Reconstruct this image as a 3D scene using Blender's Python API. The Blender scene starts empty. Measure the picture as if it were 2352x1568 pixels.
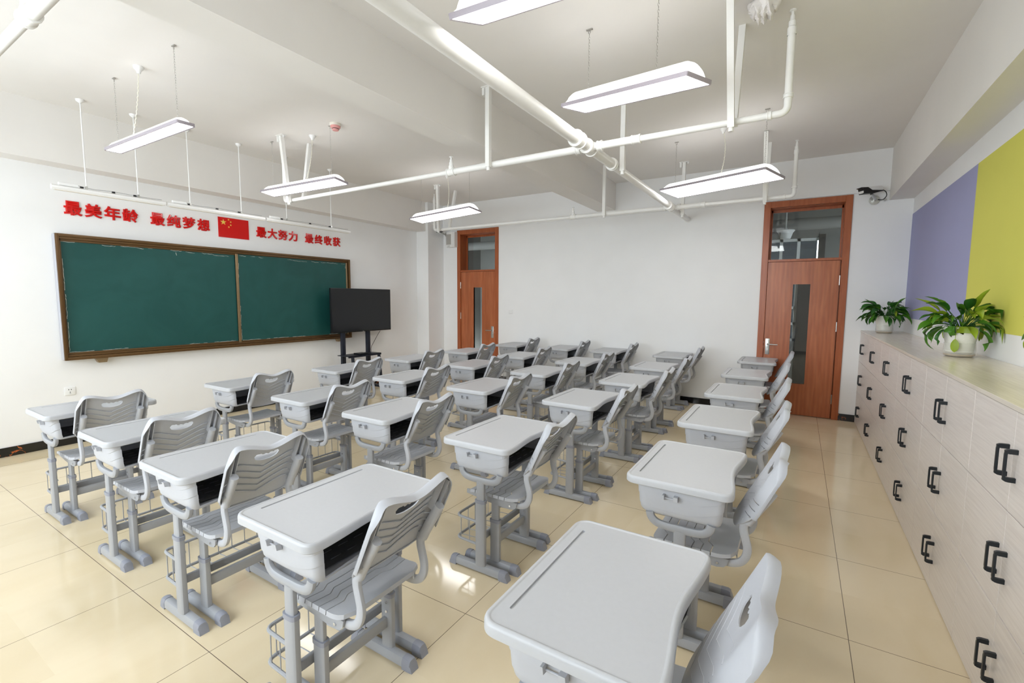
import bpy, bmesh, math, random
from mathutils import Vector, Matrix
S = bpy.context.scene
C = S.collection
PI = math.pi

# ------------------------------------------------------------------ camera
F_PX, YAW, PITCH, ROLL = 1062.17, 0.5545, 0.0914, 0.0063
CAM = Vector((4.5262, -0.9189, 1.5536))
_r0 = Vector((math.cos(YAW), math.sin(YAW), 0)); _f0 = Vector((-math.sin(YAW), math.cos(YAW), 0)); _u0 = Vector((0, 0, 1))
_f = _f0*math.cos(PITCH) - _u0*math.sin(PITCH); _u1 = _u0*math.cos(PITCH) + _f0*math.sin(PITCH)
_r = _r0*math.cos(ROLL) + _u1*math.sin(ROLL); _u = _u1*math.cos(ROLL) - _r0*math.sin(ROLL)
cd = bpy.data.cameras.new('camera'); cam = bpy.data.objects.new('camera', cd); C.objects.link(cam)
cam.matrix_world = Matrix(((_r.x, _u.x, -_f.x, CAM.x), (_r.y, _u.y, -_f.y, CAM.y), (_r.z, _u.z, -_f.z, CAM.z), (0, 0, 0, 1)))
cd.sensor_width = 36.0; cd.lens = F_PX/2352*36.0; cd.clip_start = 0.02; cd.clip_end = 200
S.camera = cam

# ------------------------------------------------------------------ light, exposure
S.view_settings.view_transform = 'Standard'; S.view_settings.look = 'None'
S.view_settings.gamma = 1; S.view_settings.use_curve_mapping = False
S.view_settings.exposure = 0.42
S.cycles.use_denoising = True
S.cycles.max_bounces = 10; S.cycles.diffuse_bounces = 6; S.cycles.glossy_bounces = 5
S.cycles.transmission_bounces = 8; S.cycles.transparent_max_bounces = 8
S.cycles.caustics_reflective = False; S.cycles.caustics_refractive = False
S.cycles.sample_clamp_indirect = 6.0
W = bpy.data.worlds.new('overcast_sky'); S.world = W; W.use_nodes = True
SKY = 7.8
_bg = W.node_tree.nodes['Background']; _bg.inputs[0].default_value = (0.87, 0.935, 1.0, 1); _bg.inputs[1].default_value = SKY
LAMP = 9.0            # glow of the pendant panels

# room: x to the lockers, y to the door wall, z up
XF, XB, YW, YD, ZC = -1.937, 5.62, -2.1, 6.395, 3.396
WIN = [(-1.5, 0.5), (0.9, 2.8), (3.1, 4.15)]      # window openings in the left wall
WZ0, WZ1 = 0.95, 2.85
for k, (a, b) in enumerate(WIN):
    ld = bpy.data.lights.new('daylight', 'AREA'); ld.shape = 'RECTANGLE'; ld.size = b-a; ld.size_y = WZ1-WZ0
    ld.cycles.is_portal = True
    lo = bpy.data.objects.new('daylight', ld); C.objects.link(lo)
    lo.location = ((a+b)/2, YW-0.16, (WZ0+WZ1)/2); lo.rotation_euler = (PI/2, 0, 0)   # faces +y, into the room

# ------------------------------------------------------------------ helpers
def lin(c):
    return tuple(((v/255)/12.92 if v/255 <= 0.04045 else ((v/255+0.055)/1.055)**2.4) for v in c)

def mat(name, rgb, rough=0.5, metal=0.0, noise=0.03, scale=12.0, bump=0.0, emit=0.0, coat=0.0, spec=0.5, trans=0.0, ior=1.45, alpha=1.0, sss=0.0):
    m = bpy.data.materials.new(name); m.use_nodes = True
    nt = m.node_tree; b = nt.nodes['Principled BSDF']; L = nt.links
    c = lin(rgb)
    b.inputs['Base Color'].default_value = (*c, 1)
    b.inputs['Roughness'].default_value = rough; b.inputs['Metallic'].default_value = metal
    b.inputs['IOR'].default_value = ior
    b.inputs['Specular IOR Level'].default_value = spec
    if coat: b.inputs['Coat Weight'].default_value = coat; b.inputs['Coat Roughness'].default_value = 0.08
    if trans: b.inputs['Transmission Weight'].default_value = trans
    if alpha < 1: b.inputs['Alpha'].default_value = alpha
    if emit:
        b.inputs['Emission Color'].default_value = (1, 1, 1, 1); b.inputs['Emission Strength'].default_value = emit
    if noise or bump:
        tc = nt.nodes.new('ShaderNodeTexCoord'); n = nt.nodes.new('ShaderNodeTexNoise')
        n.inputs['Scale'].default_value = scale; n.inputs['Detail'].default_value = 4
        L.new(tc.outputs['Object'], n.inputs['Vector'])
        if noise:
            r = nt.nodes.new('ShaderNodeValToRGB'); L.new(n.outputs['Fac'], r.inputs['Fac'])
            r.color_ramp.elements[0].position = 0.3; r.color_ramp.elements[1].position = 0.7
            r.color_ramp.elements[0].color = (*[v*(1-noise) for v in c], 1); r.color_ramp.elements[1].color = (*[min(1, v*(1+noise)) for v in c], 1)
            L.new(r.outputs['Color'], b.inputs['Base Color'])
        if bump:
            bp = nt.nodes.new('ShaderNodeBump'); bp.inputs['Strength'].default_value = bump; bp.inputs['Distance'].default_value = 0.002
            L.new(n.outputs['Fac'], bp.inputs['Height']); L.new(bp.outputs['Normal'], b.inputs['Normal'])
    return m

def wood(name, c1, c2, axis, rough=0.35, stretch=14.0, scale=3.0, ring=True):
    m = bpy.data.materials.new(name); m.use_nodes = True
    nt = m.node_tree; b = nt.nodes['Principled BSDF']; L = nt.links; N = nt.nodes.new
    tc = N('ShaderNodeTexCoord'); mp = N('ShaderNodeMapping'); L.new(tc.outputs['Object'], mp.inputs['Vector'])
    sc = [stretch]*3; sc['xyz'.index(axis)] = 1.0
    mp.inputs['Scale'].default_value = sc
    n = N('ShaderNodeTexNoise'); n.inputs['Scale'].default_value = scale; n.inputs['Detail'].default_value = 6; n.inputs['Distortion'].default_value = 0.6
    L.new(mp.outputs['Vector'], n.inputs['Vector'])
    r = N('ShaderNodeValToRGB'); r.color_ramp.elements[0].position = 0.32; r.color_ramp.elements[1].position = 0.68
    r.color_ramp.elements[0].color = (*lin(c1), 1); r.color_ramp.elements[1].color = (*lin(c2), 1)
    L.new(n.outputs['Fac'], r.inputs['Fac'])
    out = r.outputs['Color']
    if ring:
        w = N('ShaderNodeTexWave'); w.wave_type = 'RINGS'; w.rings_direction = 'SPHERICAL'
        mp2 = N('ShaderNodeMapping'); s2 = [7.0]*3; s2['xyz'.index(axis)] = 0.9; mp2.inputs['Scale'].default_value = s2
        mp2.inputs['Location'].default_value = (0.3, 0.2, -0.7)
        L.new(tc.outputs['Object'], mp2.inputs['Vector']); L.new(mp2.outputs['Vector'], w.inputs['Vector'])
        w.inputs['Scale'].default_value = 1.6; w.inputs['Distortion'].default_value = 3.0; w.inputs['Detail'].default_value = 3
        mx = N('ShaderNodeMix'); mx.data_type = 'RGBA'; mx.blend_type = 'MULTIPLY'; mx.inputs[0].default_value = 0.13
        L.new(out, mx.inputs[6]); L.new(w.outputs['Color'], mx.inputs[7]); out = mx.outputs[2]
    L.new(out, b.inputs['Base Color']); b.inputs['Roughness'].default_value = rough
    return m

def floor_mat():
    m = bpy.data.materials.new('polished_tile'); m.use_nodes = True
    nt = m.node_tree; b = nt.nodes['Principled BSDF']; L = nt.links; N = nt.nodes.new
    tc = N('ShaderNodeTexCoord'); sp = N('ShaderNodeSeparateXYZ'); L.new(tc.outputs['Object'], sp.inputs[0])
    def line(sock):
        a = N('ShaderNodeMath'); a.operation = 'MULTIPLY_ADD'; a.inputs[1].default_value = 1/0.8; a.inputs[2].default_value = 0.5; L.new(sock, a.inputs[0])
        f = N('ShaderNodeMath'); f.operation = 'FRACT'; L.new(a.outputs[0], f.inputs[0])
        s = N('ShaderNodeMath'); s.operation = 'SUBTRACT'; s.inputs[1].default_value = 0.5; L.new(f.outputs[0], s.inputs[0])
        d = N('ShaderNodeMath'); d.operation = 'ABSOLUTE'; L.new(s.outputs[0], d.inputs[0])
        l = N('ShaderNodeMath'); l.operation = 'LESS_THAN'; l.inputs[1].default_value = 0.0019; L.new(d.outputs[0], l.inputs[0])
        fl = N('ShaderNodeMath'); fl.operation = 'FLOOR'; L.new(a.outputs[0], fl.inputs[0])
        return l.outputs[0], fl.outputs[0]
    lx, ix = line(sp.outputs[0]); ly, iy = line(sp.outputs[1])
    g = N('ShaderNodeMath'); g.operation = 'MAXIMUM'; L.new(lx, g.inputs[0]); L.new(ly, g.inputs[1])
    cb = N('ShaderNodeCombineXYZ'); L.new(ix, cb.inputs[0]); L.new(iy, cb.inputs[1])
    wn = N('ShaderNodeTexWhiteNoise'); wn.noise_dimensions = '2D'; L.new(cb.outputs[0], wn.inputs['Vector'])
    n = N('ShaderNodeTexNoise'); n.inputs['Scale'].default_value = 2.2; n.inputs['Detail'].default_value = 7; n.inputs['Distortion'].default_value = 1.2
    mp = N('ShaderNodeMapping'); mp.inputs['Scale'].default_value = (1, 0.4, 1); L.new(tc.outputs['Object'], mp.inputs['Vector'])
    va = N('ShaderNodeVectorMath'); va.operation = 'ADD'; L.new(mp.outputs[0], va.inputs[0]); L.new(wn.outputs['Color'], va.inputs[1]); L.new(va.outputs[0], n.inputs['Vector'])
    r = N('ShaderNodeValToRGB'); r.color_ramp.elements[0].position = 0.3; r.color_ramp.elements[1].position = 0.72
    r.color_ramp.elements[0].color = (*lin((214, 197, 164)), 1); r.color_ramp.elements[1].color = (*lin((223, 208, 178)), 1)
    L.new(n.outputs['Fac'], r.inputs['Fac'])
    mx = N('ShaderNodeMix'); mx.data_type = 'RGBA'; mx.inputs[7].default_value = (*lin((112, 98, 84)), 1)
    L.new(g.outputs[0], mx.inputs[0]); L.new(r.outputs[0], mx.inputs[6]); L.new(mx.outputs[2], b.inputs['Base Color'])
    b.inputs['Roughness'].default_value = 0.10; b.inputs['IOR'].default_value = 1.5
    return m

def marble_mat():
    m = bpy.data.materials.new('black_marble'); m.use_nodes = True
    nt = m.node_tree; b = nt.nodes['Principled BSDF']; L = nt.links; N = nt.nodes.new
    tc = N('ShaderNodeTexCoord')
    n = N('ShaderNodeTexNoise'); n.inputs['Scale'].default_value = 7; n.inputs['Detail'].default_value = 8; n.inputs['Distortion'].default_value = 1.6
    L.new(tc.outputs['Object'], n.inputs['Vector'])
    n2 = N('ShaderNodeTexNoise'); n2.inputs['Scale'].default_value = 1.3; L.new(tc.outputs['Object'], n2.inputs['Vector'])
    s = N('ShaderNodeMath'); s.operation = 'SUBTRACT'; s.inputs[1].default_value = 0.5; L.new(n.outputs['Fac'], s.inputs[0])
    a = N('ShaderNodeMath'); a.operation = 'ABSOLUTE'; L.new(s.outputs[0], a.inputs[0])
    l = N('ShaderNodeMath'); l.operation = 'LESS_THAN'; l.inputs[1].default_value = 0.010; L.new(a.outputs[0], l.inputs[0])
    g = N('ShaderNodeMath'); g.operation = 'GREATER_THAN'; g.inputs[1].default_value = 0.55; L.new(n2.outputs['Fac'], g.inputs[0])
    p = N('ShaderNodeMath'); p.operation = 'MULTIPLY'; L.new(l.outputs[0], p.inputs[0]); L.new(g.outputs[0], p.inputs[1])
    mx = N('ShaderNodeMix'); mx.data_type = 'RGBA'; mx.inputs[6].default_value = (*lin((22, 22, 24)), 1); mx.inputs[7].default_value = (*lin((205, 104, 44)), 1)
    L.new(p.outputs[0], mx.inputs[0]); L.new(mx.outputs[2], b.inputs['Base Color']); b.inputs['Roughness'].default_value = 0.12
    return m

def board_mat():
    m = bpy.data.materials.new('green_board'); m.use_nodes = True
    nt = m.node_tree; b = nt.nodes['Principled BSDF']; L = nt.links; N = nt.nodes.new
    tc = N('ShaderNodeTexCoord'); n = N('ShaderNodeTexNoise'); n.inputs['Scale'].default_value = 2.2; n.inputs['Detail'].default_value = 5; n.inputs['Distortion'].default_value = 1.5
    L.new(tc.outputs['Object'], n.inputs['Vector'])
    r = N('ShaderNodeValToRGB'); r.color_ramp.elements[0].position = 0.35; r.color_ramp.elements[1].position = 0.8
    r.color_ramp.elements[0].color = (*lin((6, 70, 67)), 1); r.color_ramp.elements[1].color = (*lin((22, 80, 77)), 1)
    L.new(n.outputs['Fac'], r.inputs['Fac']); L.new(r.outputs[0], b.inputs['Base Color']); b.inputs['Roughness'].default_value = 0.55
    return m

M = {
 'wall': mat('white_wall_paint', (238, 238, 238), 0.85, noise=0.012, scale=3, bump=0.05),
 'ceil': mat('white_ceiling_paint', (232, 229, 225), 0.9, noise=0.015, scale=2),
 'purple': mat('lavender_wall_paint', (160, 162, 199), 0.8, noise=0.012, scale=3, bump=0.05),
 'yellow': mat('yellow_wall_paint', (214, 211, 98), 0.8, noise=0.012, scale=3, bump=0.05),
 'floor': floor_mat(), 'marble': marble_mat(), 'board': board_mat(),
 'plastic': mat('grey_moulded_plastic', (182, 184, 190), 0.42, noise=0.012, scale=30),
 'top': mat('grey_tabletop_plastic', (183, 184, 187), 0.36, noise=0.012, scale=60, bump=0.03),
 'metal': mat('grey_painted_steel', (160, 162, 167), 0.35, noise=0.015, scale=25),
 'cap': mat('grey_foot_cap_plastic', (143, 146, 157), 0.45, noise=0.02, scale=25),
 'tray': mat('shade_toned_tray', (72, 72, 74), 0.5, noise=0.03, scale=30),  # dark tone paints in the shadow inside the desk compartment
 'screw': mat('bright_screw_steel', (225, 226, 228), 0.25, metal=0.9, noise=0.02),
 'frame': mat('bronze_anodised_aluminium', (96, 70, 40), 0.3, metal=0.35, noise=0.05, scale=9),
 'framelite': mat('pale_bronze_trim', (140, 118, 88), 0.35, metal=0.4, noise=0.06, scale=25),
 'alu': mat('silver_aluminium', (196, 197, 206), 0.35, metal=0.3, noise=0.02, scale=9),
 'film': mat('torn_white_film', (226, 222, 214), 0.6, noise=0.08, scale=40),
 'red': mat('red_acrylic', (206, 20, 18), 0.10, noise=0.02, scale=6),
 'gold': mat('yellow_star_vinyl', (232, 196, 84), 0.3, noise=0.02),
 'black': mat('black_satin_plastic', (20, 21, 24), 0.35, noise=0.05, scale=20),
 'blackgloss': mat('black_glass_screen', (14, 14, 17), 0.12, noise=0.04, scale=3),
 'navy': mat('dark_powder_coat', (32, 36, 48), 0.4, noise=0.04, scale=30),
 'handle': mat('black_matt_handle', (28, 33, 38), 0.42, noise=0.04, scale=30),
 'white': mat('white_enamel', (236, 236, 235), 0.35, noise=0.01, scale=20),
 'pipe': mat('white_painted_pipe', (234, 233, 230), 0.42, noise=0.015, scale=12),
 'greyband': mat('grey_gasket', (150, 150, 150), 0.5, noise=0.02),
 'door': wood('red_oak_veneer', (168, 92, 54), (187, 110, 69), 'z', 0.32, 9, 2.2),
 'doorframe': wood('red_oak_frame', (156, 80, 42), (172, 95, 54), 'z', 0.32, 12, 2.5, ring=False),
 'locker': wood('pale_ash_laminate', (216, 208, 203), (229, 222, 217), 'y', 0.3, 26, 4.0, ring=False),
 'lockertop': wood('pale_ash_laminate_top', (216, 207, 194), (228, 220, 208), 'y', 0.22, 26, 4.0, ring=False),
 'edge': mat('white_edge_band', (228, 226, 224), 0.4, noise=0.01),
 'glass': None, 'pot': mat('cream_pot_plastic', (238, 236, 228), 0.3, noise=0.02, scale=160, bump=0.5),
 'soil': mat('brown_soil', (74, 52, 38), 0.9, noise=0.3, scale=60, bump=0.6),
 'water': mat('brown_water', (176, 146, 96), 0.15, noise=0.1, scale=20),
 'leafdark': mat('deep_green_leaf', (42, 92, 28), 0.38, noise=0.22, scale=9),
 'leaf': mat('mid_green_leaf', (72, 124, 30), 0.4, noise=0.2, scale=9),
 'leaflime': mat('lime_green_leaf', (142, 164, 42), 0.42, noise=0.18, scale=9),
 'steel': mat('brushed_steel', (196, 196, 192), 0.28, metal=0.85, noise=0.04, scale=30),
 'speaker': mat('speaker_grille_cloth', (176, 172, 166), 0.7, noise=0.06, scale=220, bump=0.4),
 'pink': mat('pink_alarm_plastic', (226, 160, 156), 0.45, noise=0.02),
 'cream': mat('cream_plastic', (228, 222, 210), 0.5, noise=0.02),
 'bag': mat('white_wrapping_film', (226, 222, 220), 0.35, noise=0.05, scale=14, bump=0.6),
 'rim': mat('mauve_grey_lamp_rim', (168, 160, 168), 0.4, noise=0.01),
 'glow': mat('glowing_lamp_diffuser', (250, 250, 250), 0.5, noise=0, emit=LAMP),
 'glowtop': mat('glowing_lamp_dome', (250, 250, 250), 0.5, noise=0, emit=1.2),
 'chain': mat('grey_chain_steel', (176, 172, 166), 0.4, metal=0.5, noise=0.05),
 'cord': mat('cream_twisted_cord', (226, 222, 206), 0.6, noise=0.03),
 'corr': mat('corridor_grey_paint', (128, 126, 122), 0.85, noise=0.02, scale=3),
 'umber': mat('dark_brown_panelling', (58, 50, 44), 0.5, noise=0.1, scale=5),
 'blue': mat('blue_plastic', (40, 70, 150), 0.4, noise=0.03),
}
def glass_mat(name, tint, alpha):
    m = bpy.data.materials.new(name); m.use_nodes = True
    nt = m.node_tree; L = nt.links; N = nt.nodes.new
    for n in list(nt.nodes): nt.nodes.remove(n)
    o = N('ShaderNodeOutputMaterial'); t = N('ShaderNodeBsdfTransparent'); t.inputs[0].default_value = (*tint, 1)
    g = N('ShaderNodeBsdfGlossy'); g.inputs['Roughness'].default_value = 0.02
    fr = N('ShaderNodeFresnel'); ge = N('ShaderNodeNewGeometry'); io = N('ShaderNodeMath'); io.operation = 'MULTIPLY_ADD'; io.inputs[1].default_value = 1/1.5-1.5; io.inputs[2].default_value = 1.5; L.new(ge.outputs['Backfacing'], io.inputs[0]); L.new(io.outputs[0], fr.inputs[0])
    tc = N('ShaderNodeTexCoord'); no = N('ShaderNodeTexNoise'); no.inputs['Scale'].default_value = 6; L.new(tc.outputs['Object'], no.inputs['Vector'])
    ad = N('ShaderNodeMath'); ad.operation = 'MULTIPLY_ADD'; ad.inputs[1].default_value = 0.01; ad.inputs[2].default_value = alpha; L.new(no.outputs['Fac'], ad.inputs[0])
    mxm = N('ShaderNodeMath'); mxm.operation = 'ADD'; L.new(fr.outputs[0], mxm.inputs[0]); L.new(ad.outputs[0], mxm.inputs[1])
    mx = N('ShaderNodeMixShader'); L.new(mxm.outputs[0], mx.inputs[0]); L.new(t.outputs[0], mx.inputs[1]); L.new(g.outputs[0], mx.inputs[2]); L.new(mx.outputs[0], o.inputs[0])
    return m
M['glass'] = glass_mat('clear_door_glass', (0.84, 0.88, 0.88), -0.005)
M['winglass'] = glass_mat('clear_window_glass', (0.97, 0.98, 0.98), 0.0)
M['tint'] = glass_mat('dimming_corridor_glass', (0.075, 0.080, 0.085), 0.0)  # heavy tint added only to dim the sky through the corridor window
M['clearpot'] = mat('clear_plastic', (240, 240, 234), 0.12, noise=0.01, alpha=0.22)

def new_obj(name, bm, m, parent=None, angle=35, smooth=True, recalc=True):
    if recalc: bmesh.ops.recalc_face_normals(bm, faces=bm.faces)
    me = bpy.data.meshes.new(name); bm.to_mesh(me); bm.free()
    for x in (m if isinstance(m, (list, tuple)) else [m]): me.materials.append(x)
    if smooth and len(me.polygons):
        me.polygons.foreach_set('use_smooth', [True]*len(me.polygons)); me.set_sharp_from_angle(angle=math.radians(angle))
    o = bpy.data.objects.new(name, me); C.objects.link(o)
    if parent: o.parent = parent
    return o

def baked(o, mods):
    for t, kw in mods:
        md = o.modifiers.new(t.lower(), t)
        for k, v in kw.items(): setattr(md, k, v)
    dg = bpy.context.evaluated_depsgraph_get(); dg.update()
    me = bpy.data.meshes.new_from_object(o.evaluated_get(dg)); old = o.data; o.modifiers.clear(); o.data = me
    nm = old.name; bpy.data.meshes.remove(old); me.name = nm
    me.polygons.foreach_set('use_smooth', [True]*len(me.polygons)); me.set_sharp_from_angle(angle=math.radians(35))
    return o

def empty(name, loc=(0, 0, 0), rz=0.0):
    o = bpy.data.objects.new(name, None); C.objects.link(o); o.location = loc; o.rotation_euler = (0, 0, rz); o.empty_display_size = 0.1
    return o
def tag(o, label, cat, group=None):
    o['label'] = label; o['category'] = cat
    if group: o['group'] = group
    return o
def struct(o): o['kind'] = 'structure'; return o

def box(bm, x0, x1, y0, y1, z0, z1, bev=0.0, seg=2):
    vs = [bm.verts.new(p) for p in ((x0, y0, z0), (x1, y0, z0), (x1, y1, z0), (x0, y1, z0), (x0, y0, z1), (x1, y0, z1), (x1, y1, z1), (x0, y1, z1))]
    fs = [bm.faces.new([vs[i] for i in q]) for q in ((0, 3, 2, 1), (4, 5, 6, 7), (0, 1, 5, 4), (1, 2, 6, 5), (2, 3, 7, 6), (3, 0, 4, 7))]
    if bev:
        es = list({e for f in fs for e in f.edges})
        bmesh.ops.bevel(bm, geom=es, offset=bev, segments=seg, profile=0.5, affect='EDGES')

def loft(bm, loops, closed=True, cap0=True, cap1=True):
    rings = [[bm.verts.new(p) for p in lp] for lp in loops]
    n = len(rings[0])
    for a, b in zip(rings, rings[1:]):
        for i in range(n if closed else n-1):
            j = (i+1) % n
            bm.faces.new((a[i], a[j], b[j], b[i]))
    if cap0: bm.faces.new(rings[0][::-1])
    if cap1: bm.faces.new(rings[-1])
    return rings

def tube(bm, pts, r, seg=10, closed=False, cap=True, flat=None):
    pts = [Vector(p) for p in pts]; n = len(pts); loops = []
    up = None
    for i, p in enumerate(pts):
        a = pts[(i-1) % n] if (closed or i) else p; b = pts[(i+1) % n] if (closed or i < n-1) else p
        t = (b-a).normalized()
        if up is None:
            up = Vector((0, 0, 1)) if abs(t.z) < 0.9 else Vector((1, 0, 0))
        s = t.cross(up)
        if s.length < 1e-6: s = t.orthogonal()
        s.normalize(); up = s.cross(t).normalized()
        rr = r[i] if isinstance(r, (list, tuple)) else r
        loops.append([p + (s*math.cos(2*PI*k/seg)*(flat or 1) + up*math.sin(2*PI*k/seg))*rr for k in range(seg)])
    if closed: 
        loft(bm, loops+[loops[0]], cap0=False, cap1=False); bmesh.ops.remove_doubles(bm, verts=bm.verts, dist=1e-6)
    else: loft(bm, loops, cap0=cap, cap1=cap)

def smooth_path(pts, n=5):
    P = [Vector(p) for p in pts]; out = []
    for i in range(len(P)-1):
        p0 = P[max(i-1, 0)]; p1 = P[i]; p2 = P[i+1]; p3 = P[min(i+2, len(P)-1)]
        for k in range(n):
            t = k/n
            out.append(0.5*((2*p1)+(p2-p0)*t+(2*p0-5*p1+4*p2-p3)*t*t+(3*p1-p0-3*p2+p3)*t**3))
    out.append(P[-1]); return out

def fillet(pts, r, n=5):
    P = [Vector(p) for p in pts]; out = [P[0]]
    for a, b, c in zip(P, P[1:], P[2:]):
        d1 = (a-b); d2 = (c-b); q = min(r, d1.length*0.49, d2.length*0.49)
        s = b+d1.normalized()*q; e = b+d2.normalized()*q
        for k in range(n+1):
            t = k/n; out.append(s*(1-t)**2+b*2*t*(1-t)+e*t*t)
    out.append(P[-1]); return out

def strap(bm, path, y, a, b, seg=12, pw=0.75):
    """flattened tube swept along a path in the XZ plane at a fixed y"""
    loops = []; n = len(path)
    for i, p in enumerate(path):
        q0 = path[max(i-1, 0)]; q1 = path[min(i+1, n-1)]
        tx, tz = q1[0]-q0[0], q1[1]-q0[1]; l = math.hypot(tx, tz) or 1; nx, nz = -tz/l, tx/l
        aa = a[i] if isinstance(a, (list, tuple)) else a
        lp = []
        for k in range(seg):
            th = 2*PI*k/seg; c, s = math.cos(th), math.sin(th)
            c = math.copysign(abs(c)**pw, c); s = math.copysign(abs(s)**pw, s)
            lp.append((p[0]+nx*aa*c, y+b*s, p[1]+nz*aa*c))
        loops.append(lp)
    loft(bm, loops)

def oval_post(bm, x, y, a, b, z0, z1, seg=16, pw=0.6):
    lp = lambda z: [(x+a*math.copysign(abs(math.cos(t))**pw, math.cos(t)), y+b*math.copysign(abs(math.sin(t))**pw, math.sin(t)), z) for t in (2*PI*k/seg for k in range(seg))]
    loft(bm, [lp(z0), lp(z1)])

def lathe(bm, prof, cx=0, cy=0, seg=32, cap0=False, cap1=False):
    loops = [[(cx+r*math.cos(2*PI*k/seg), cy+r*math.sin(2*PI*k/seg), z) for k in range(seg)] for r, z in prof]
    loft(bm, loops, cap0=cap0, cap1=cap1)

def prism(bm, poly, plane, a, b):
    """extrude polygon; plane 'xz' extrudes y a..b, 'yz' extrudes x, 'xy' extrudes z"""
    f = {'xz': lambda p, t: (p[0], t, p[1]), 'yz': lambda p, t: (t, p[0], p[1]), 'xy': lambda p, t: (p[0], p[1], t)}[plane]
    loft(bm, [[f(p, a) for p in poly], [f(p, b) for p in poly]])

def rrect(x0, x1, y0, y1, r, n=5):
    out = []
    for cx, cy, a0 in ((x1-r, y1-r, 0), (x0+r, y1-r, PI/2), (x0+r, y0+r, PI), (x1-r, y0+r, 1.5*PI)):
        for k in range(n+1):
            a = a0+PI/2*k/n; out.append((cx+r*math.cos(a), cy+r*math.sin(a)))
    return out

def one(name, fn, m, parent=None, **kw):
    bm = bmesh.new(); fn(bm); return new_obj(name, bm, m, parent, **kw)

def copy_tree(o, parent=None):
    c = o.copy(); C.objects.link(c); c.parent = parent
    for ch in o.children: copy_tree(ch, c)
    return c

def smoothstep(t): t = max(0.0, min(1.0, t)); return t*t*(3-2*t)

# ================================================================== THE SETTING
def room():
    struct(one('floor', lambda bm: box(bm, XF-0.3, XB+0.3, YW-0.3, 9.5, -0.1, 0), M['floor'], smooth=False))
    def ceil(bm):
        box(bm, XF-0.3, XB+0.3, YW-0.3, YD+0.24, ZC, ZC+0.15)
    struct(one('ceiling', ceil, M['ceil'], smooth=False))
    struct(one('trim_1', lambda bm: box(bm, 1.645, 1.94, YW, YD, 2.98, ZC), M['ceil'], smooth=False))      # middle beam
    struct(one('trim_2', lambda bm: box(bm, 5.385, XB, YW, YD, 2.78, ZC), M['ceil'], smooth=False))        # beam over the lockers
    struct(one('trim_3', lambda bm: box(bm, XF, -1.70, YW, YD, 2.85, ZC), M['ceil'], smooth=False))        # beam over the chalkboard wall
    struct(one('trim_4', lambda bm: box(bm, -1.70, 5.385, YD-0.02, YD, 2.895, ZC), M['wall'], smooth=False))  # lintel band over the doors
    struct(one('trim_5', lambda bm: box(bm, XF, -1.64, 5.934, YD, 0, ZC), M['wall'], smooth=False))        # corner column
    struct(one('wall_front', lambda bm: box(bm, XF-0.2, XF, YW-0.2, YD+0.24, 0, ZC), M['wall'], smooth=False))
    def back(bm): box(bm, XB, XB+0.2, YW-0.2, YD+0.24, 0, ZC)
    wb = struct(one('wall_back', back, M['wall'], smooth=False))
    def pp(y0, y1): return lambda bm: box(bm, XB-0.003, XB, y0, y1, 1.36, 2.595)
    struct(one('trim_6', pp(3.99, YD), M['purple'], smooth=False)); struct(one('trim_7', pp(1.55, 3.99), M['yellow'], smooth=False))
    D1, D2 = (-1.284, -0.309), (4.048, 5.029)
    def right(bm):
        for a, b in ((XF-0.2, D1[0]), (D1[1], D2[0]), (D2[1], XB+0.2)): box(bm, a, b, YD, YD+0.24, 0, ZC)
        for a, b in (D1, D2): box(bm, a, b, YD, YD+0.24, 2.887, ZC)
    struct(one('wall_right', right, M['wall'], smooth=False))
    def left(bm):
        xs = [XF-0.2]+[v for w in WIN for v in w]+[XB+0.2]
        for a, b in zip(xs[::2], xs[1::2]): box(bm, a, b, YW-0.24, YW, 0, ZC)
        for a, b in WIN: box(bm, a, b, YW-0.24, YW, 0, WZ0); box(bm, a, b, YW-0.24, YW, WZ1, ZC)
    struct(one('wall_left', left, M['wall'], smooth=False))
    for k, (a, b) in enumerate(WIN):
        def fr(bm, a=a, b=b):
            y0, y1 = YW-0.14, YW-0.08; m = (a+b)/2
            for u, v in ((a, a+0.05), (m-0.025, m+0.025), (b-0.05, b)): box(bm, u, v, y0, y1, WZ0, WZ1)
            for u, v in ((WZ0, WZ0+0.05), (WZ1-0.55, WZ1-0.5), (WZ1-0.05, WZ1)): box(bm, a, b, y0, y1, u, v)
        w = struct(one('window_%d' % (k+1), fr, M['white'], smooth=False))
        one('window_pane', lambda bm, a=a, b=b: box(bm, a+0.02, b-0.02, YW-0.112, YW-0.108, WZ0+0.02, WZ1-0.02), M['winglass'], w, smooth=False)
    bb = lambda x0, x1, y0, y1: (lambda bm: box(bm, x0, x1, y0, y1, 0, 0.09, 0.002, 1))
    struct(one('baseboard_front', bb(XF, XF+0.012, YW, 5.934), M['marble'], smooth=False))
    def br(bm):
        for x0, x1 in ((-1.64, D1[0]), (D1[1], D2[0]), (D2[1], 5.205)): box(bm, x0, x1, YD-0.012, YD, 0, 0.09)
    struct(one('baseboard_right', br, M['marble'], smooth=False))
    struct(one('baseboard_left', bb(XF, 5.2, YW, YW+0.012), M['marble'], smooth=False))

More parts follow.
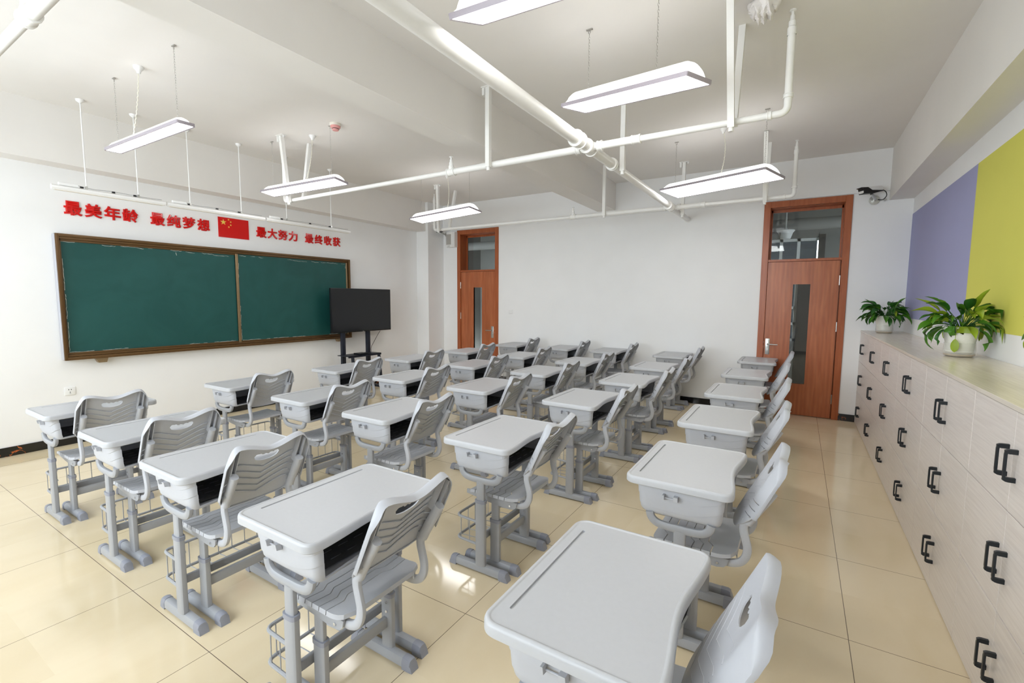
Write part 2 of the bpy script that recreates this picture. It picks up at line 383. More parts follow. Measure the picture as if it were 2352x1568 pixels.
def door(idx, x0, x1, hinge_right):
    """frame, leaf, transom; the leaf's vision slot is off-centre toward the hinges' opposite"""
    y = YD
    def frame(bm):
        box(bm, x0, x0+0.078, y-0.018, y+0.05, 0, 2.887, 0.003, 1); box(bm, x1-0.075, x1, y-0.018, y+0.05, 0, 2.887, 0.003, 1)
        box(bm, x0+0.078, x1-0.075, y-0.017, y+0.05, 2.805, 2.886, 0.003, 1)
        for a, b in ((x0, x0+0.082), (x1-0.08, x1)): box(bm, a, b, y+0.05, y+0.24, 0, 2.887)
        box(bm, x0, x1, y+0.05, y+0.24, 2.80, 2.887)
        box(bm, x0+0.078, x1-0.075, y-0.004, y+0.235, 2.08, 2.112, 0.002, 1)
        for a, b in ((x0+0.078, x0+0.096), (x1-0.104, x1-0.075)): box(bm, a, b, y+0.048, y+0.068, 0, 2.09)
        box(bm, x0+0.08, x1-0.08, y+0.048, y+0.068, 2.06, 2.09)
        for a, b in ((x0+0.08, x0+0.10), (x1-0.097, x1-0.077)): box(bm, a, b, y+0.19, y+0.215, 2.112, 2.80)
        box(bm, x0+0.08, x1-0.077, y+0.19, y+0.215, 2.765, 2.80)
    d = struct(one('door_%d' % idx, frame, M['doorframe'], smooth=False))
    one('transom_glass', lambda bm: box(bm, x0+0.085, x1-0.082, y+0.20, y+0.206, 2.112, 2.79), M['glass'], d, smooth=False)
    a, b = x0+0.081, x1-0.086
    if hinge_right: v0, v1 = 4.436, 4.634
    else: v0, v1 = x1-(4.634-4.048), x1-(4.436-4.048)
    z0, z1 = 0.432, 1.775
    def leaf(bm):
        Y0, Y1 = y+0.006, y+0.046
        s1, s2 = a+(b-a)*0.295, a+(b-a)*0.672
        g = 0.0022
        for u, w in ((a, min(s1, v0)-g), (min(s1, v0)+g, v0)): 
            if w-u > 0.004: box(bm, u, w, Y0, Y1, 0.006, 2.076)
        for u, w in ((v1, max(s2, v1)-g), (max(s2, v1)+g, b)):
            if w-u > 0.004: box(bm, u, w, Y0, Y1, 0.006, 2.076)
        box(bm, v0, v1, Y0, Y1, 0.006, z0); box(bm, v0, v1, Y0, Y1, z1, 2.076)
        box(bm, a, v0, Y0+0.003, Y1-0.001, 0.006, 2.075); box(bm, v1, b, Y0+0.003, Y1-0.001, 0.006, 2.075)
    lf = one('door_leaf', leaf, M['door'], d, smooth=False)
    one('vision_glass', lambda bm: box(bm, v0, v1, y+0.024, y+0.029, z0, z1), M['glass'], lf, smooth=False)
    hx = a+0.045 if hinge_right else b-0.055
    s = 1 if hinge_right else -1
    def plate(bm): box(bm, hx-0.027, hx+0.027, y-0.002, y+0.007, 0.81, 1.032, 0.004, 2)
    hp = one('lock_plate', plate, M['steel'], lf)
    def lever(bm):
        tube(bm, fillet([(hx, y, 0.955), (hx, y-0.045, 0.955), (hx+s*0.125, y-0.045, 0.952)], 0.02), 0.009, 10)
        lathe_pts = [(hx, y-0.004, 0.87)]
        tube(bm, [(hx, y+0.002, 0.885), (hx, y-0.008, 0.885)], 0.015, 16)
    one('lever_handle', lever, M['steel'], lf)
    hgx = b+0.004 if hinge_right else a-0.004
    for zc in (1.82, 1.22, 0.265):
        one('hinge', lambda bm, zc=zc: tube(bm, [(hgx, y-0.002, zc-0.062), (hgx, y-0.002, zc+0.062)], 0.0075, 10), M['steel'], lf)
    sx = a-0.004 if hinge_right else b+0.004
    one('strike_plate', lambda bm: (box(bm, sx-0.004, sx+0.004, y-0.001, y+0.02, 0.965, 0.99), box(bm, sx-0.004, sx+0.004, y-0.001, y+0.02, 0.90, 0.93)), M['white'], d, smooth=False)

def corridor():
    YB = 9.2
    struct(one('ceiling_corridor', lambda bm: box(bm, XF-1.0, XB+0.8, YD+0.24, YB+0.2, 3.3, 3.45), M['corr'], smooth=False))
    def far(bm):
        box(bm, XF-1.0, 2.6, YB, YB+0.2, 0, 3.3); box(bm, 4.76, XB+0.8, YB, YB+0.2, 0, 3.3)
        box(bm, 4.48, 4.76, YB, YB+0.2, 0, 2.05); box(bm, 2.6, 4.48, YB, YB+0.2, 0, 0.8); box(bm, 2.6, 3.9, YB, YB+0.2, 0.8, 2.02); box(bm, 2.6, 4.76, YB, YB+0.2, 2.70, 3.3)
    struct(one('wall_corridor', far, M['corr'], smooth=False))
    def ends(bm):
        box(bm, XF-1.0, XF-0.8, YD+0.24, YB, 0, 3.3); box(bm, XB+0.6, XB+0.8, YD+0.24, YB, 0, 3.3)
    struct(one('wall_corridor_end', ends, M['corr'], smooth=False))
    def wf(bm):
        for u, v in ((2.6, 2.65), (3.65, 3.70), (4.43, 4.48), (4.15, 4.2)): box(bm, u, v, YB+0.05, YB+0.1, 0.8, 2.7)
        for u, v in ((0.8, 0.85), (1.1, 1.15), (1.4, 1.45), (2.02, 2.07), (2.65, 2.7)): box(bm, 2.6, 4.76, YB+0.05, YB+0.1, u, v)
    w = struct(one('window_4', wf, M['white'], smooth=False))
    one('window_pane', lambda bm: box(bm, 2.62, 4.74, YB+0.073, YB+0.077, 0.52, 2.68), M['tint'], w, smooth=False)
    struct(one('trim_8', lambda bm: (box(bm, 4.76, 4.86, YB-0.03, YB, 0, 2.75), box(bm, 4.48, 5.9, YB-0.02, YB, 0, 2.02)), M['umber'], smooth=False))
    ld = bpy.data.lights.new('daylight', 'AREA'); ld.shape = 'RECTANGLE'; ld.size = 2.16; ld.size_y = 1.8; ld.cycles.is_portal = True
    lo = bpy.data.objects.new('daylight', ld); C.objects.link(lo); lo.location = (3.68, YB+0.12, 1.8); lo.rotation_euler = (-PI/2, 0, 0)
    def pa(y, z, r): return lambda bm: tube(bm, [(XF-0.75, y, z), (XB+0.55, y, z)], r, 14)
    t = one('corridor_pipe', pa(7.15, 2.98, 0.05), M['pipe']); tag(t, 'white pipe along the corridor ceiling seen through the door transoms', 'pipe')
    t = one('corridor_duct', pa(8.55, 2.86, 0.10), M['corr']); tag(t, 'thick grey duct deep in the corridor behind the door transoms', 'duct')
    def lampb(bm):
        lathe(bm, [(0.0, 2.52), (0.07, 2.52), (0.10, 2.61), (0.125, 2.64), (0.125, 2.65), (0.03, 2.66), (0.012, 2.70), (0.012, 3.3), (0, 3.3)], 4.28, 7.6, 20)
    tag(one('corridor_pendant', lampb, M['white']), 'bowl shaped pendant lamp hanging in the corridor behind the transom', 'lamp')
room(); door(1, -1.284, -0.309, False); door(2, 4.048, 5.029, True); corridor()

# ================================================================== SCHOOL DESK (origin: floor below the centre of the top)
DY, DPX = 0.250, 0.016
def desk_outline(n=14):
    hx, hy, r = 0.222, 0.318, 0.05
    pts = []
    for cx, cy, a0 in ((-hx+r, hy-r, PI/2), (-hx+r, -hy+r, PI)):
        for k in range(9):
            a = a0+PI/2*k/8; pts.append((cx+r*math.cos(a), cy+r*math.sin(a)))
    rb = 0.042
    for k in range(8):
        a = 1.5*PI+PI/2*k/8; pts.append((hx+0.006-rb+rb*math.cos(a), -hy+rb+rb*math.sin(a)))
    m = 30
    for k in range(m+1):
        y = -(hy-rb)+(2*(hy-rb))*k/m
        t = max(0.0, 1-abs(y)/0.276)
        pts.append((hx+0.006-0.025*smoothstep(t), y))
    for k in range(1, 9):
        a = PI/2*k/8; pts.append((hx+0.006-rb+rb*math.cos(a), hy-rb+rb*math.sin(a)))
    return pts
def inset(poly, d):
    n = len(poly); out = []
    for i in range(n):
        p0, p, p1 = poly[i-1], poly[i], poly[(i+1) % n]
        t = Vector((p1[0]-p0[0], p1[1]-p0[1])).normalized()
        out.append((p[0]-t.y*d, p[1]+t.x*d))
    return out
def tabletop(bm):
    o = desk_outline(); d = []
    for p in o:
        if not d or math.dist(p, d[-1]) > 1e-4: d.append(p)
    if math.dist(d[0], d[-1]) < 1e-4: d.pop()
    o = d
    L3 = lambda ins, z: [(x, y, z) for x, y in (inset(o, ins) if ins else o)]
    rings = loft(bm, [L3(0.012, 0.737), L3(0.003, 0.734), L3(0, 0.737), L3(0, 0.758), L3(0.0025, 0.7645), L3(0.007, 0.768), L3(0.012, 0.7682), L3(0.0145, 0.7672), L3(0.0165, 0.7658), L3(0.018, 0.7655), L3(0.020, 0.7655)], cap1=False)
    inner = rings[-1]
    gx0, gx1, gy = -0.176, -0.166, 0.238
    g = rrect(gx0, gx1, -gy, gy, 0.0049, 4)
    tv = [bm.verts.new((x, y, 0.7655)) for x, y in g]; bv = [bm.verts.new((x, y, 0.7595)) for x, y in g]
    for i in range(len(g)):
        j = (i+1) % len(g); bm.faces.new((tv[i], bv[i], bv[j], tv[j]))
    bm.faces.new(bv)
    e1 = [bm.edges.get((inner[i], inner[(i+1) % len(inner)])) for i in range(len(inner))]
    e2 = [bm.edges.get((tv[i], tv[(i+1) % len(tv)])) for i in range(len(tv))]
    bmesh.ops.triangle_fill(bm, use_beauty=True, use_dissolve=False, edges=e1+e2)

def wave(x, k): 
    a = max(0.0, (x-0.02)/0.17); b = max(0.0, (0.02-x)/0.19)
    return (0.040 if k == 1 else 0.042)*a*a+0.007*b*b
def compartment(bm):
    xa, xb = -0.18, 0.197
    # plan outline, with exact points at the opening's ends on the back side
    def plan(hx0, hx1, hy, r=0.045, rb=0.03):
        pts = []
        yo = 0.236
        m = 10
        for k in range(m+1): pts.append((hx1, -(hy-rb)+2*(hy-rb)*k/m))
        for k in range(1, 7): a = PI/2*k/6; pts.append((hx1-rb+rb*math.cos(a), hy-rb+rb*math.sin(a)))
        s = 14
        for k in range(1, s): pts.append((hx1-rb-(hx1-rb-hx0-r)*k/s, hy))
        for k in range(0, 7): a = PI/2+PI/2*k/6; pts.append((hx0+r+r*math.cos(a), hy-r+r*math.sin(a)))
        for k in range(1, 8): pts.append((hx0, hy-r-2*(hy-r)*k/8))
        for k in range(0, 7): a = PI+PI/2*k/6; pts.append((hx0+r+r*math.cos(a), -hy+r+r*math.sin(a)))
        for k in range(1, s): pts.append((hx0+r+(hx1-rb-hx0-r)*k/s, -hy))
        for k in range(0, 6): a = 1.5*PI+PI/2*k/6; pts.append((hx1-rb+rb*math.cos(a), -hy+rb+rb*math.sin(a)))
        return pts, m
    def conc(x, y, hx1):   # the back edge follows the scoop of the top
        if x > hx1-0.002: return x-0.024*smoothstep(max(0.0, 1-abs(y)/0.276))
        return x
    levels = [(0.7345, 0.0, 0), (0.705, 0.0003, 0.5), (0.6665, 0.0022, 1), (0.6655, 0.0050, 1), (0.640, 0.0062, 1.4), (0.6185, 0.0078, 2), (0.6175, 0.0106, 2), (0.602, 0.0125, 1.2), (0.593, 0.018, 0.5), (0.587, 0.026, 0), (0.585, 0.040, 0)]
    loops = []
    for z, ins, wv in levels:
        pts, m = plan(xa+ins*0.9, xb-ins*0.9, 0.27-ins)
        hx1 = xb-ins*0.9
        if wv == 1: w = lambda x: wave(x, 1)
        elif wv == 1.4: w = lambda x: (wave(x, 1)+wave(x, 2))*0.5
        elif wv == 2: w = lambda x: wave(x, 2)
        elif wv == 1.2: w = lambda x: wave(x, 2)*0.5
        elif wv == 0.5: w = lambda x: wave(x, 2)*0.12
        else: w = lambda x: 0.0
        loops.append([(conc(x, y, hx1), y, z+w(min(x, 0.19))) for x, y in pts])
    rings = loft(bm, loops, cap0=False, cap1=True)
    m = 10; kill = []
    for a, b in zip(rings[:-3], rings[1:-2]):
        for i in range(0, m):
            f = next((f for f in a[i].link_faces if a[i+1] in f.verts and b[i] in f.verts), None)
            if f: kill.append(f)
    bmesh.ops.delete(bm, geom=list(set(kill)), context='FACES')
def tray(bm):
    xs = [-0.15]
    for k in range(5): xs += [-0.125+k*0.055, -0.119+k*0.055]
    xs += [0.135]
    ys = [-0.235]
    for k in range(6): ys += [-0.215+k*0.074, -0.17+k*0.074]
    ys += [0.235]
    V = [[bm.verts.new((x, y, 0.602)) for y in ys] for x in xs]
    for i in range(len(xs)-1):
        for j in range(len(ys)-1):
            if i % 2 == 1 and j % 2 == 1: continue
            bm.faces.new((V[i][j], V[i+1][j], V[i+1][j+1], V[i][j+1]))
def make_desk():
    t = empty('school_desk')
    one('tabletop', tabletop, M['top'], t, angle=40)
    c = one('book_compartment', compartment, M['plastic'], t); baked(c, [('SOLIDIFY', dict(thickness=0.006, offset=-1.0))])
    one('compartment_tray', tray, M['tray'], t, smooth=False)['label'] = 'slotted tray toned dark for shade'
    for s in (-1, 1):
        def hook(bm, s=s):
            y0 = s*0.2705
            for x, w in ((-0.052, 0.0035), (0.0, 0.009)):
                prism(bm, [(y0, 0.700), (y0+s*0.024, 0.700), (y0+s*0.020, 0.678), (y0, 0.674)], 'yz', x-w, x+w)
            tube(bm, [(-0.052, y0+s*0.008, 0.684), (0.0, y0+s*0.008, 0.684)], 0.003, 8)
        one('bag_hook', hook, M['plastic'], t)
        pth = smooth_path([(-0.118, 0, 0.596), (-0.110, 0, 0.571), (-0.088, 0, 0.552), (-0.05, 0, 0.5445), (0.013, 0, 0.5435), (0.076, 0, 0.5445), (0.114, 0, 0.552), (0.136, 0, 0.571), (0.144, 0, 0.596)], 4)
        one('support_bracket', lambda bm, s=s: strap(bm, [(p.x, p.z) for p in pth], s*DY, 0.0185, 0.0125), M['metal'], t)
        lg = one('leg', lambda bm, s=s: oval_post(bm, DPX, s*DY, 0.0325, 0.0165, 0.046, 0.42), M['metal'], t)
        one('leg_extension', lambda bm, s=s: oval_post(bm, DPX, s*DY, 0.0265, 0.0130, 0.40, 0.536), M['metal'], lg)
        one('collar', lambda bm, s=s: oval_post(bm, DPX, s*DY, 0.0355, 0.0195, 0.412, 0.430), M['cap'], lg)
        def bolts(bm, s=s):
            for z in (0.34, 0.27): tube(bm, [(DPX+0.010, s*DY-s*0.0160, z), (DPX+0.010, s*DY-s*0.0205, z)], 0.0065, 8)
        one('bolt', bolts, M['screw'], lg)
        fy = s*0.2415
        ft = one('foot', lambda bm, fy=fy: foot_bar(bm, fy, -0.165, 0.150), M['metal'], t)
        for e, x0, x1 in ((-1, -0.155, -0.206), (1, 0.142, 0.200)):
            one('foot_cap', lambda bm, fy=fy, x0=x0, x1=x1: foot_cap(bm, fy, x0, x1), M['cap'], ft)
    one('crossbar', lambda bm: box(bm, DPX-0.023, DPX-0.003, -0.238, 0.238, 0.174, 0.214, 0.005, 2), M['metal'], t)
    def basket(bm):
        for z in (0.300, 0.168):
            tube(bm, fillet([(-0.01, -0.25, z-0.006), (-0.157, -0.25, z), (-0.157, 0.25, z), (-0.01, 0.25, z-0.006)], 0.035, 5), 0.0075, 8)
        for y in [-0.21+0.07*k for k in range(7)]: 
            tube(bm, [(-0.157, y, 0.300), (-0.157, y, 0.168)], 0.0024, 5); tube(bm, [(-0.157, y, 0.166), (DPX-0.02, y, 0.176)], 0.0024, 5)
        for s in (-1, 1):
            for x in (-0.125, -0.065): tube(bm, [(x, s*0.25, 0.298), (x, s*0.25, 0.168)], 0.0024, 5)
    one('wire_basket', basket, M['metal'], t)
    return t
def foot_sec(y, w, h, z0):
    return [(y-w, z0), (y+w, z0), (y+w, z0+h*0.62), (y+w*0.72, z0+h*0.92), (y+w*0.3, z0+h), (y-w*0.3, z0+h), (y-w*0.72, z0+h*0.92), (y-w, z0+h*0.62)]
def foot_bar(bm, y, x0, x1):
    sec = foot_sec(y, 0.0215, 0.040, 0.009)
    loft(bm, [[(x0, a, b) for a, b in sec], [(x1, a, b) for a, b in sec]])
def foot_cap(bm, y, x0, x1):
    a = foot_sec(y, 0.0232, 0.0515, 0.0); e = x1-x0; s = 1 if e > 0 else -1
    b = foot_sec(y, 0.0225, 0.0470, 0.0); c = foot_sec(y, 0.0205, 0.036, 0.0)
    loft(bm, [[(x0, *p) for p in a], [(x0+e*0.55, *p) for p in a], [(x0+e*0.75, *p) for p in b], [(x1-s*0.000 - s*0.012*(p[1]/0.036), *p) for p in c]])

# ================================================================== SCHOOL CHAIR (same origin as its desk)
CY = 0.165
HW = 0.197
def seat_z(x, y):
    z = 0.450-0.014*(1-min(1, abs(y)/0.195)**2)*(1-((x-0.02)/0.22)**2)
    if x < -0.085: z -= 0.020*((-0.085-x)/0.055)**2
    if x > 0.15: z += 0.010*((x-0.15)/0.075)
    return z
def seat(bm):
    ends = [-0.140, -0.075, -0.035, 0.005, 0.045, 0.085, 0.125, 0.225]
    def shift(y): return -0.024*(1-max(0.0, min(1.0, (abs(y)-0.083)/0.034)))
    ny = 46
    for i in range(len(ends)-1):
        a, b = ends[i], ends[i+1]; grid = []
        nx = 5
        for q in range(nx+1):
            row = []
            for j in range(-1, ny+2):
                v = max(-1.0, min(1.0, -1+2*j/ny)); y = v*0.195
                xa = a+(0 if i == 0 else 0.0022+shift(y)); xb = b-(0 if i == len(ends)-2 else 0.0022-shift(y))
                if i == 0: xa = a+0.03*abs(v)**6
                x = xa+(xb-xa)*q/nx
                r = 0.055
                hw = 0.195
                if i == len(ends)-2 and x > b-r: hw = 0.195-r+math.sqrt(max(0, r*r-(x-(b-r))**2))
                yy = v*hw; z = seat_z(x, yy)
                if j < 0 or j > ny: yy *= 1.012; z -= 0.017
                row.append(bm.verts.new((x, yy, z)))
            grid.append(row)
        for q in range(nx):
            for j in range(len(grid[0])-1): bm.faces.new((grid[q][j], grid[q+1][j], grid[q+1][j+1], grid[q][j+1]))
        if i == len(ends)-2:
            last = grid[-1]; dn = [bm.verts.new((v.co.x+0.003, v.co.y, v.co.z-0.017)) for v in last]
            for j in range(len(last)-1): bm.faces.new((last[j], dn[j], dn[j+1], last[j+1]))
def bot(y): y = abs(y); return 0.562+0.016*(y/0.15)**2+0.070*max(0.0, (y-0.12)/(HW-0.12))**2.4
def top(y):
    y = abs(y)
    if y <= 0.142: return 0.862+0.033*smoothstep(y/0.142)
    return 0.895-0.085*((y-0.142)/(HW-0.142))**2.3
def back_x(y, z):
    xe = 0.233+0.455*(z-0.609)
    k = smoothstep((z-0.62)/0.25); y = abs(y)
    c = -0.016*(1-k)+0.014*k
    wrap = 0.034*(max(0.0, y-0.146)/(HW-0.146))**1.7
    return xe+c*(1-min(1.0, y/0.160)**2.6)+wrap
SLOTS = (0.652, 0.682, 0.712)
def backrest(bm):
    ys = [-HW, -0.191, -0.184, -0.176, -0.167, -0.157, -0.147, -0.125, -0.100, -0.080]+[-0.068]+[-0.060+0.0075*k for k in range(8)]
    ys = ys+[0.0]+[-v for v in reversed(ys)]
    rows = [0, 0.04, 0.1, 0.2, 0.3, 0.4, 0.5, 0.6, 0.7]
    V = []
    for y in ys:
        b, t = bot(y), top(y); col = []
        hi = t-0.082
        sl = -0.18*max(0.0, abs(y)-0.147)
        zs = [b, (b+0.652+sl)/2]
        for f in SLOTS: zs += [f+sl-0.0016, f+sl+0.0016]
        zs += [zs[-1]+(hi-zs[-1])*q for q in (0.3, 0.65, 1.0)]+[t-0.066, t-0.055, t-0.044, t-0.034, t-0.02, t-0.008, t]
        for k, z in enumerate(zs):
            col.append(bm.verts.new((back_x(y, z), y, z)))
        V.append(col)
    ny, nz = len(ys), len(V[0])
    hole_j = (8, 9, 10, 11)          # rows from t-0.078 to t-0.034
    for i in range(ny-1):
        for j in range(nz-1):
            if abs((ys[i]+ys[i+1])/2) < 0.0601 and j in (10, 11, 12): continue
            if j in (2, 4, 6) and 0.150 < abs((ys[i]+ys[i+1])/2) < 0.193: continue
            bm.faces.new((V[i][j], V[i+1][j], V[i+1][j+1], V[i][j+1]))
    # rounded ends and finger scallops of the handle slot (rows 8..11)
    for i, y in enumerate(ys):
        if abs(y) <= 0.0601:
            t = top(y); zc = t-0.058; h = 0.0165
            e = max(0.0, (abs(y)-0.040)/0.020); q = math.sqrt(max(0.0, 1-e*e))
            bump = 0.0035*math.sin((y+0.0375)/0.025*2*PI)*(1 if abs(y) < 0.038 else 0)
            for j, f in ((10, -1), (11, -0.3), (12, 0.3), (13, 1)):
                V[i][j].co.z = zc+f*h*q+(bump if j == 13 else 0)
                V[i][j].co.x = back_x(y, V[i][j].co.z)
    # flange turned back round the sides and the top
    ring = [V[0][j] for j in range(0, nz)]+[V[i][nz-1] for i in range(1, ny)]+[V[ny-1][j] for j in range(nz-2, -1, -1)]+[V[i][0] for i in range(ny-2, 0, -1)]
    bd = Vector((0.91, 0, -0.41)); n = len(ring); prev = ring
    ctr = Vector((0.3, 0, 0.73))
    for out, back in ((0.003, 0.006), (0.003, 0.018), (0.000, 0.033)):
        cur = []
        for i, v in enumerate(ring):
            a = ring[i-1].co; b = ring[(i+1) % n].co; tg = (b-a).normalized(); nm = tg.cross(bd).normalized()
            if nm.dot(v.co-ctr) < 0: nm = -nm
            low = i > n-(ny-2)-1 or v in (V[0][0], V[ny-1][0])
            f = 0.22 if low else 0.40+0.60*smoothstep((v.co.z-0.80)/0.07)
            cur.append(bm.verts.new(v.co+nm*out+bd*back*f))
        for i in range(n):
            j = (i+1) % n
            side = (i < nz-1) or (nz-1+ny-1 <= i < nz-1+ny-1+nz-1)
            bm.faces.new((prev[i], cur[i], cur[j], prev[j]))
        prev = cur
def back_ribs(bm):
    for k in range(5):
        z0 = 0.796-0.035*k
        for off, r, lim in ((0.0055, 0.0034, 0.138), (-0.0008, 0.0020, 0.142)):
            pts = []
            for q in range(-9, 10):
                y = lim*q/9; v = max(0.0, 1-abs(y)/0.116)
                z = z0-0.048*v
                pts.append((back_x(y, z)+off, y, z-off*0.4))
            tube(bm, pts, r, 5)
    for s in (-1, 1):
        for y in (s*0.147, s*0.171):
            a = top(y)-0.006; 
            loft(bm, [[(back_x(y, z)+d*0.91, y+w, z-d*0.41) for d, w in ((0.002, -0.0018), (0.030, -0.0018), (0.030, 0.0018), (0.002, 0.0018))] for z in (0.745, a)])
def make_chair():
    t = empty('school_chair')
    s_ = one('seat', seat, M['plastic'], t, angle=50, recalc=False); baked(s_, [('SOLIDIFY', dict(thickness=0.007, offset=-1.0))])
    b_ = one('backrest', backrest, M['plastic'], t, angle=50); baked(b_, [('SOLIDIFY', dict(thickness=0.004, offset=0.0))])
    one('backrest_rib', back_ribs, M['plastic'], b_, smooth=True)
    tp = smooth_path([(0.05, 0, 0.409), (0.17, 0, 0.406), (0.212, 0, 0.409), (0.244, 0, 0.424), (0.262, 0, 0.454), (0.266, 0, 0.49), (0.257, 0, 0.53), (0.248, 0, 0.565), (0.248, 0, 0.592), (0.258, 0, 0.622)], 5)
    sp = smooth_path([(0.255, 0, 0.602), (0.272, 0, 0.634), (0.312, 0, 0.700), (0.345, 0, 0.757)], 3)
    for s in (-1, 1):
        one('side_tube', lambda bm, s=s: strap(bm, [(p.x, p.z) for p in tp], s*0.158, 0.0175, 0.012), M['plastic'], t)
        def socket(bm, s=s):
            strap(bm, [(p.x+0.004, p.z) for p in sp], s*0.158, 0.0205, 0.018, pw=0.9)
            tube(bm, [(0.300, s*0.1755, 0.655), (0.300, s*0.179, 0.655)], 0.004, 8)
        one('tube_socket', socket, M['plastic'], b_)
        one('seat_bracket', lambda bm, s=s: prism(bm, [(-0.146, 0.436), (-0.148, 0.412), (-0.02, 0.394), (0.10, 0.384), (0.150, 0.382), (0.178, 0.388), (0.192, 0.402), (0.198, 0.428), (0.05, 0.428)], 'xz', s*0.176-0.004, s*0.176+0.004), M['metal'], t, smooth=False)
        one('screw', lambda bm, s=s: tube(bm, [(0.152, s*0.179, 0.402), (0.152, s*0.184, 0.402)], 0.006, 8), M['screw'], t)
        lg = one('leg', lambda bm, s=s: oval_post(bm, 0.047, s*CY, 0.0320, 0.0165, 0.046, 0.285), M['metal'], t)
        one('leg_extension', lambda bm, s=s: oval_post(bm, 0.047, s*CY, 0.0255, 0.0130, 0.26, 0.425), M['metal'], lg)
        one('collar', lambda bm, s=s: oval_post(bm, 0.047, s*CY, 0.0350, 0.0195, 0.276, 0.294), M['cap'], lg)
        def bolts(bm, s=s):
            for z in (0.255, 0.215): tube(bm, [(0.055, s*CY-s*0.016, z), (0.055, s*CY-s*0.0205, z)], 0.006, 8)
        one('bolt', bolts, M['screw'], lg)
        fy = s*0.158
        ft = one('foot', lambda bm, fy=fy: foot_bar(bm, fy, -0.135, 0.160), M['metal'], t)
        for x0, x1 in ((-0.125, -0.172), (0.152, 0.208)):
            one('foot_cap', lambda bm, fy=fy, x0=x0, x1=x1: foot_cap(bm, fy, x0, x1), M['cap'], ft)
    one('crossbar', lambda bm: box(bm, 0.036, 0.058, -0.153, 0.153, 0.140, 0.188, 0.005, 2), M['metal'], t)
    one('seat_support', lambda bm: (box(bm, 0.03, 0.065, -0.176, 0.176, 0.402, 0.424, 0.003, 1), box(bm, -0.11, -0.085, -0.176, 0.176, 0.404, 0.422, 0.003, 1)), M['metal'], t)
    return t

DESKS = {(1,1):(4.111,0.268),(1,2):(4.113,1.394),(1,3):(4.105,2.462),(1,4):(4.093,3.542),(1,5):(4.068,4.716),(1,6):(4.090,6.042),
(2,1):(3.020,0.246),(2,2):(3.046,1.374),(2,3):(3.059,2.542),(2,4):(3.111,3.623),(2,5):(3.065,4.725),(2,6):(2.988,6.038),
(3,1):(2.066,0.286),(3,2):(2.077,1.438),(3,3):(2.077,2.559),(3,4):(2.090,3.617),(3,5):(2.129,4.630),(3,6):(2.018,6.060),
(4,1):(1.169,0.306),(4,2):(1.171,1.472),(4,3):(1.132,2.545),(4,4):(1.147,3.638),(4,5):(1.167,4.751),(4,6):(1.225,6.037),
(5,1):(0.151,0.306),(5,2):(0.143,1.456),(5,3):(0.128,2.561),(5,4):(0.134,3.633),(5,5):(0.212,4.743),(5,6):(0.281,6.034)}
CHAIR = {}
ROW = {1: 'the row along the lockers', 2: 'the second row from the lockers', 3: 'the middle row of five', 4: 'the second row from the chalkboard', 5: 'the front row facing the chalkboard'}
POS = {1: 'sixth from the door wall in', 2: 'fifth from the door wall in', 3: 'fourth from the door wall in', 4: 'third from the door wall in', 5: 'second from the door wall in', 6: 'against the door wall in'}
d0 = make_desk(); c0 = make_chair()
for n, ((r, p), (x, y)) in enumerate(DESKS.items()):
    d = d0 if n == 0 else copy_tree(d0)
    d.location = (x, y, 0); tag(d, 'grey school desk %s %s' % (POS[p], ROW[r]), 'desk', 'grey school desks in five rows')
    c = c0 if n == 0 else copy_tree(c0)
    dx, dy, rz = CHAIR.get((r, p), (0.012, 0.0, 0.0))
    c.location = (x+dx, y+dy, 0); c.rotation_euler = (0, 0, rz)
    tag(c, 'grey school chair %s %s' % (POS[p], ROW[r]), 'chair', 'grey school chairs at the desks')

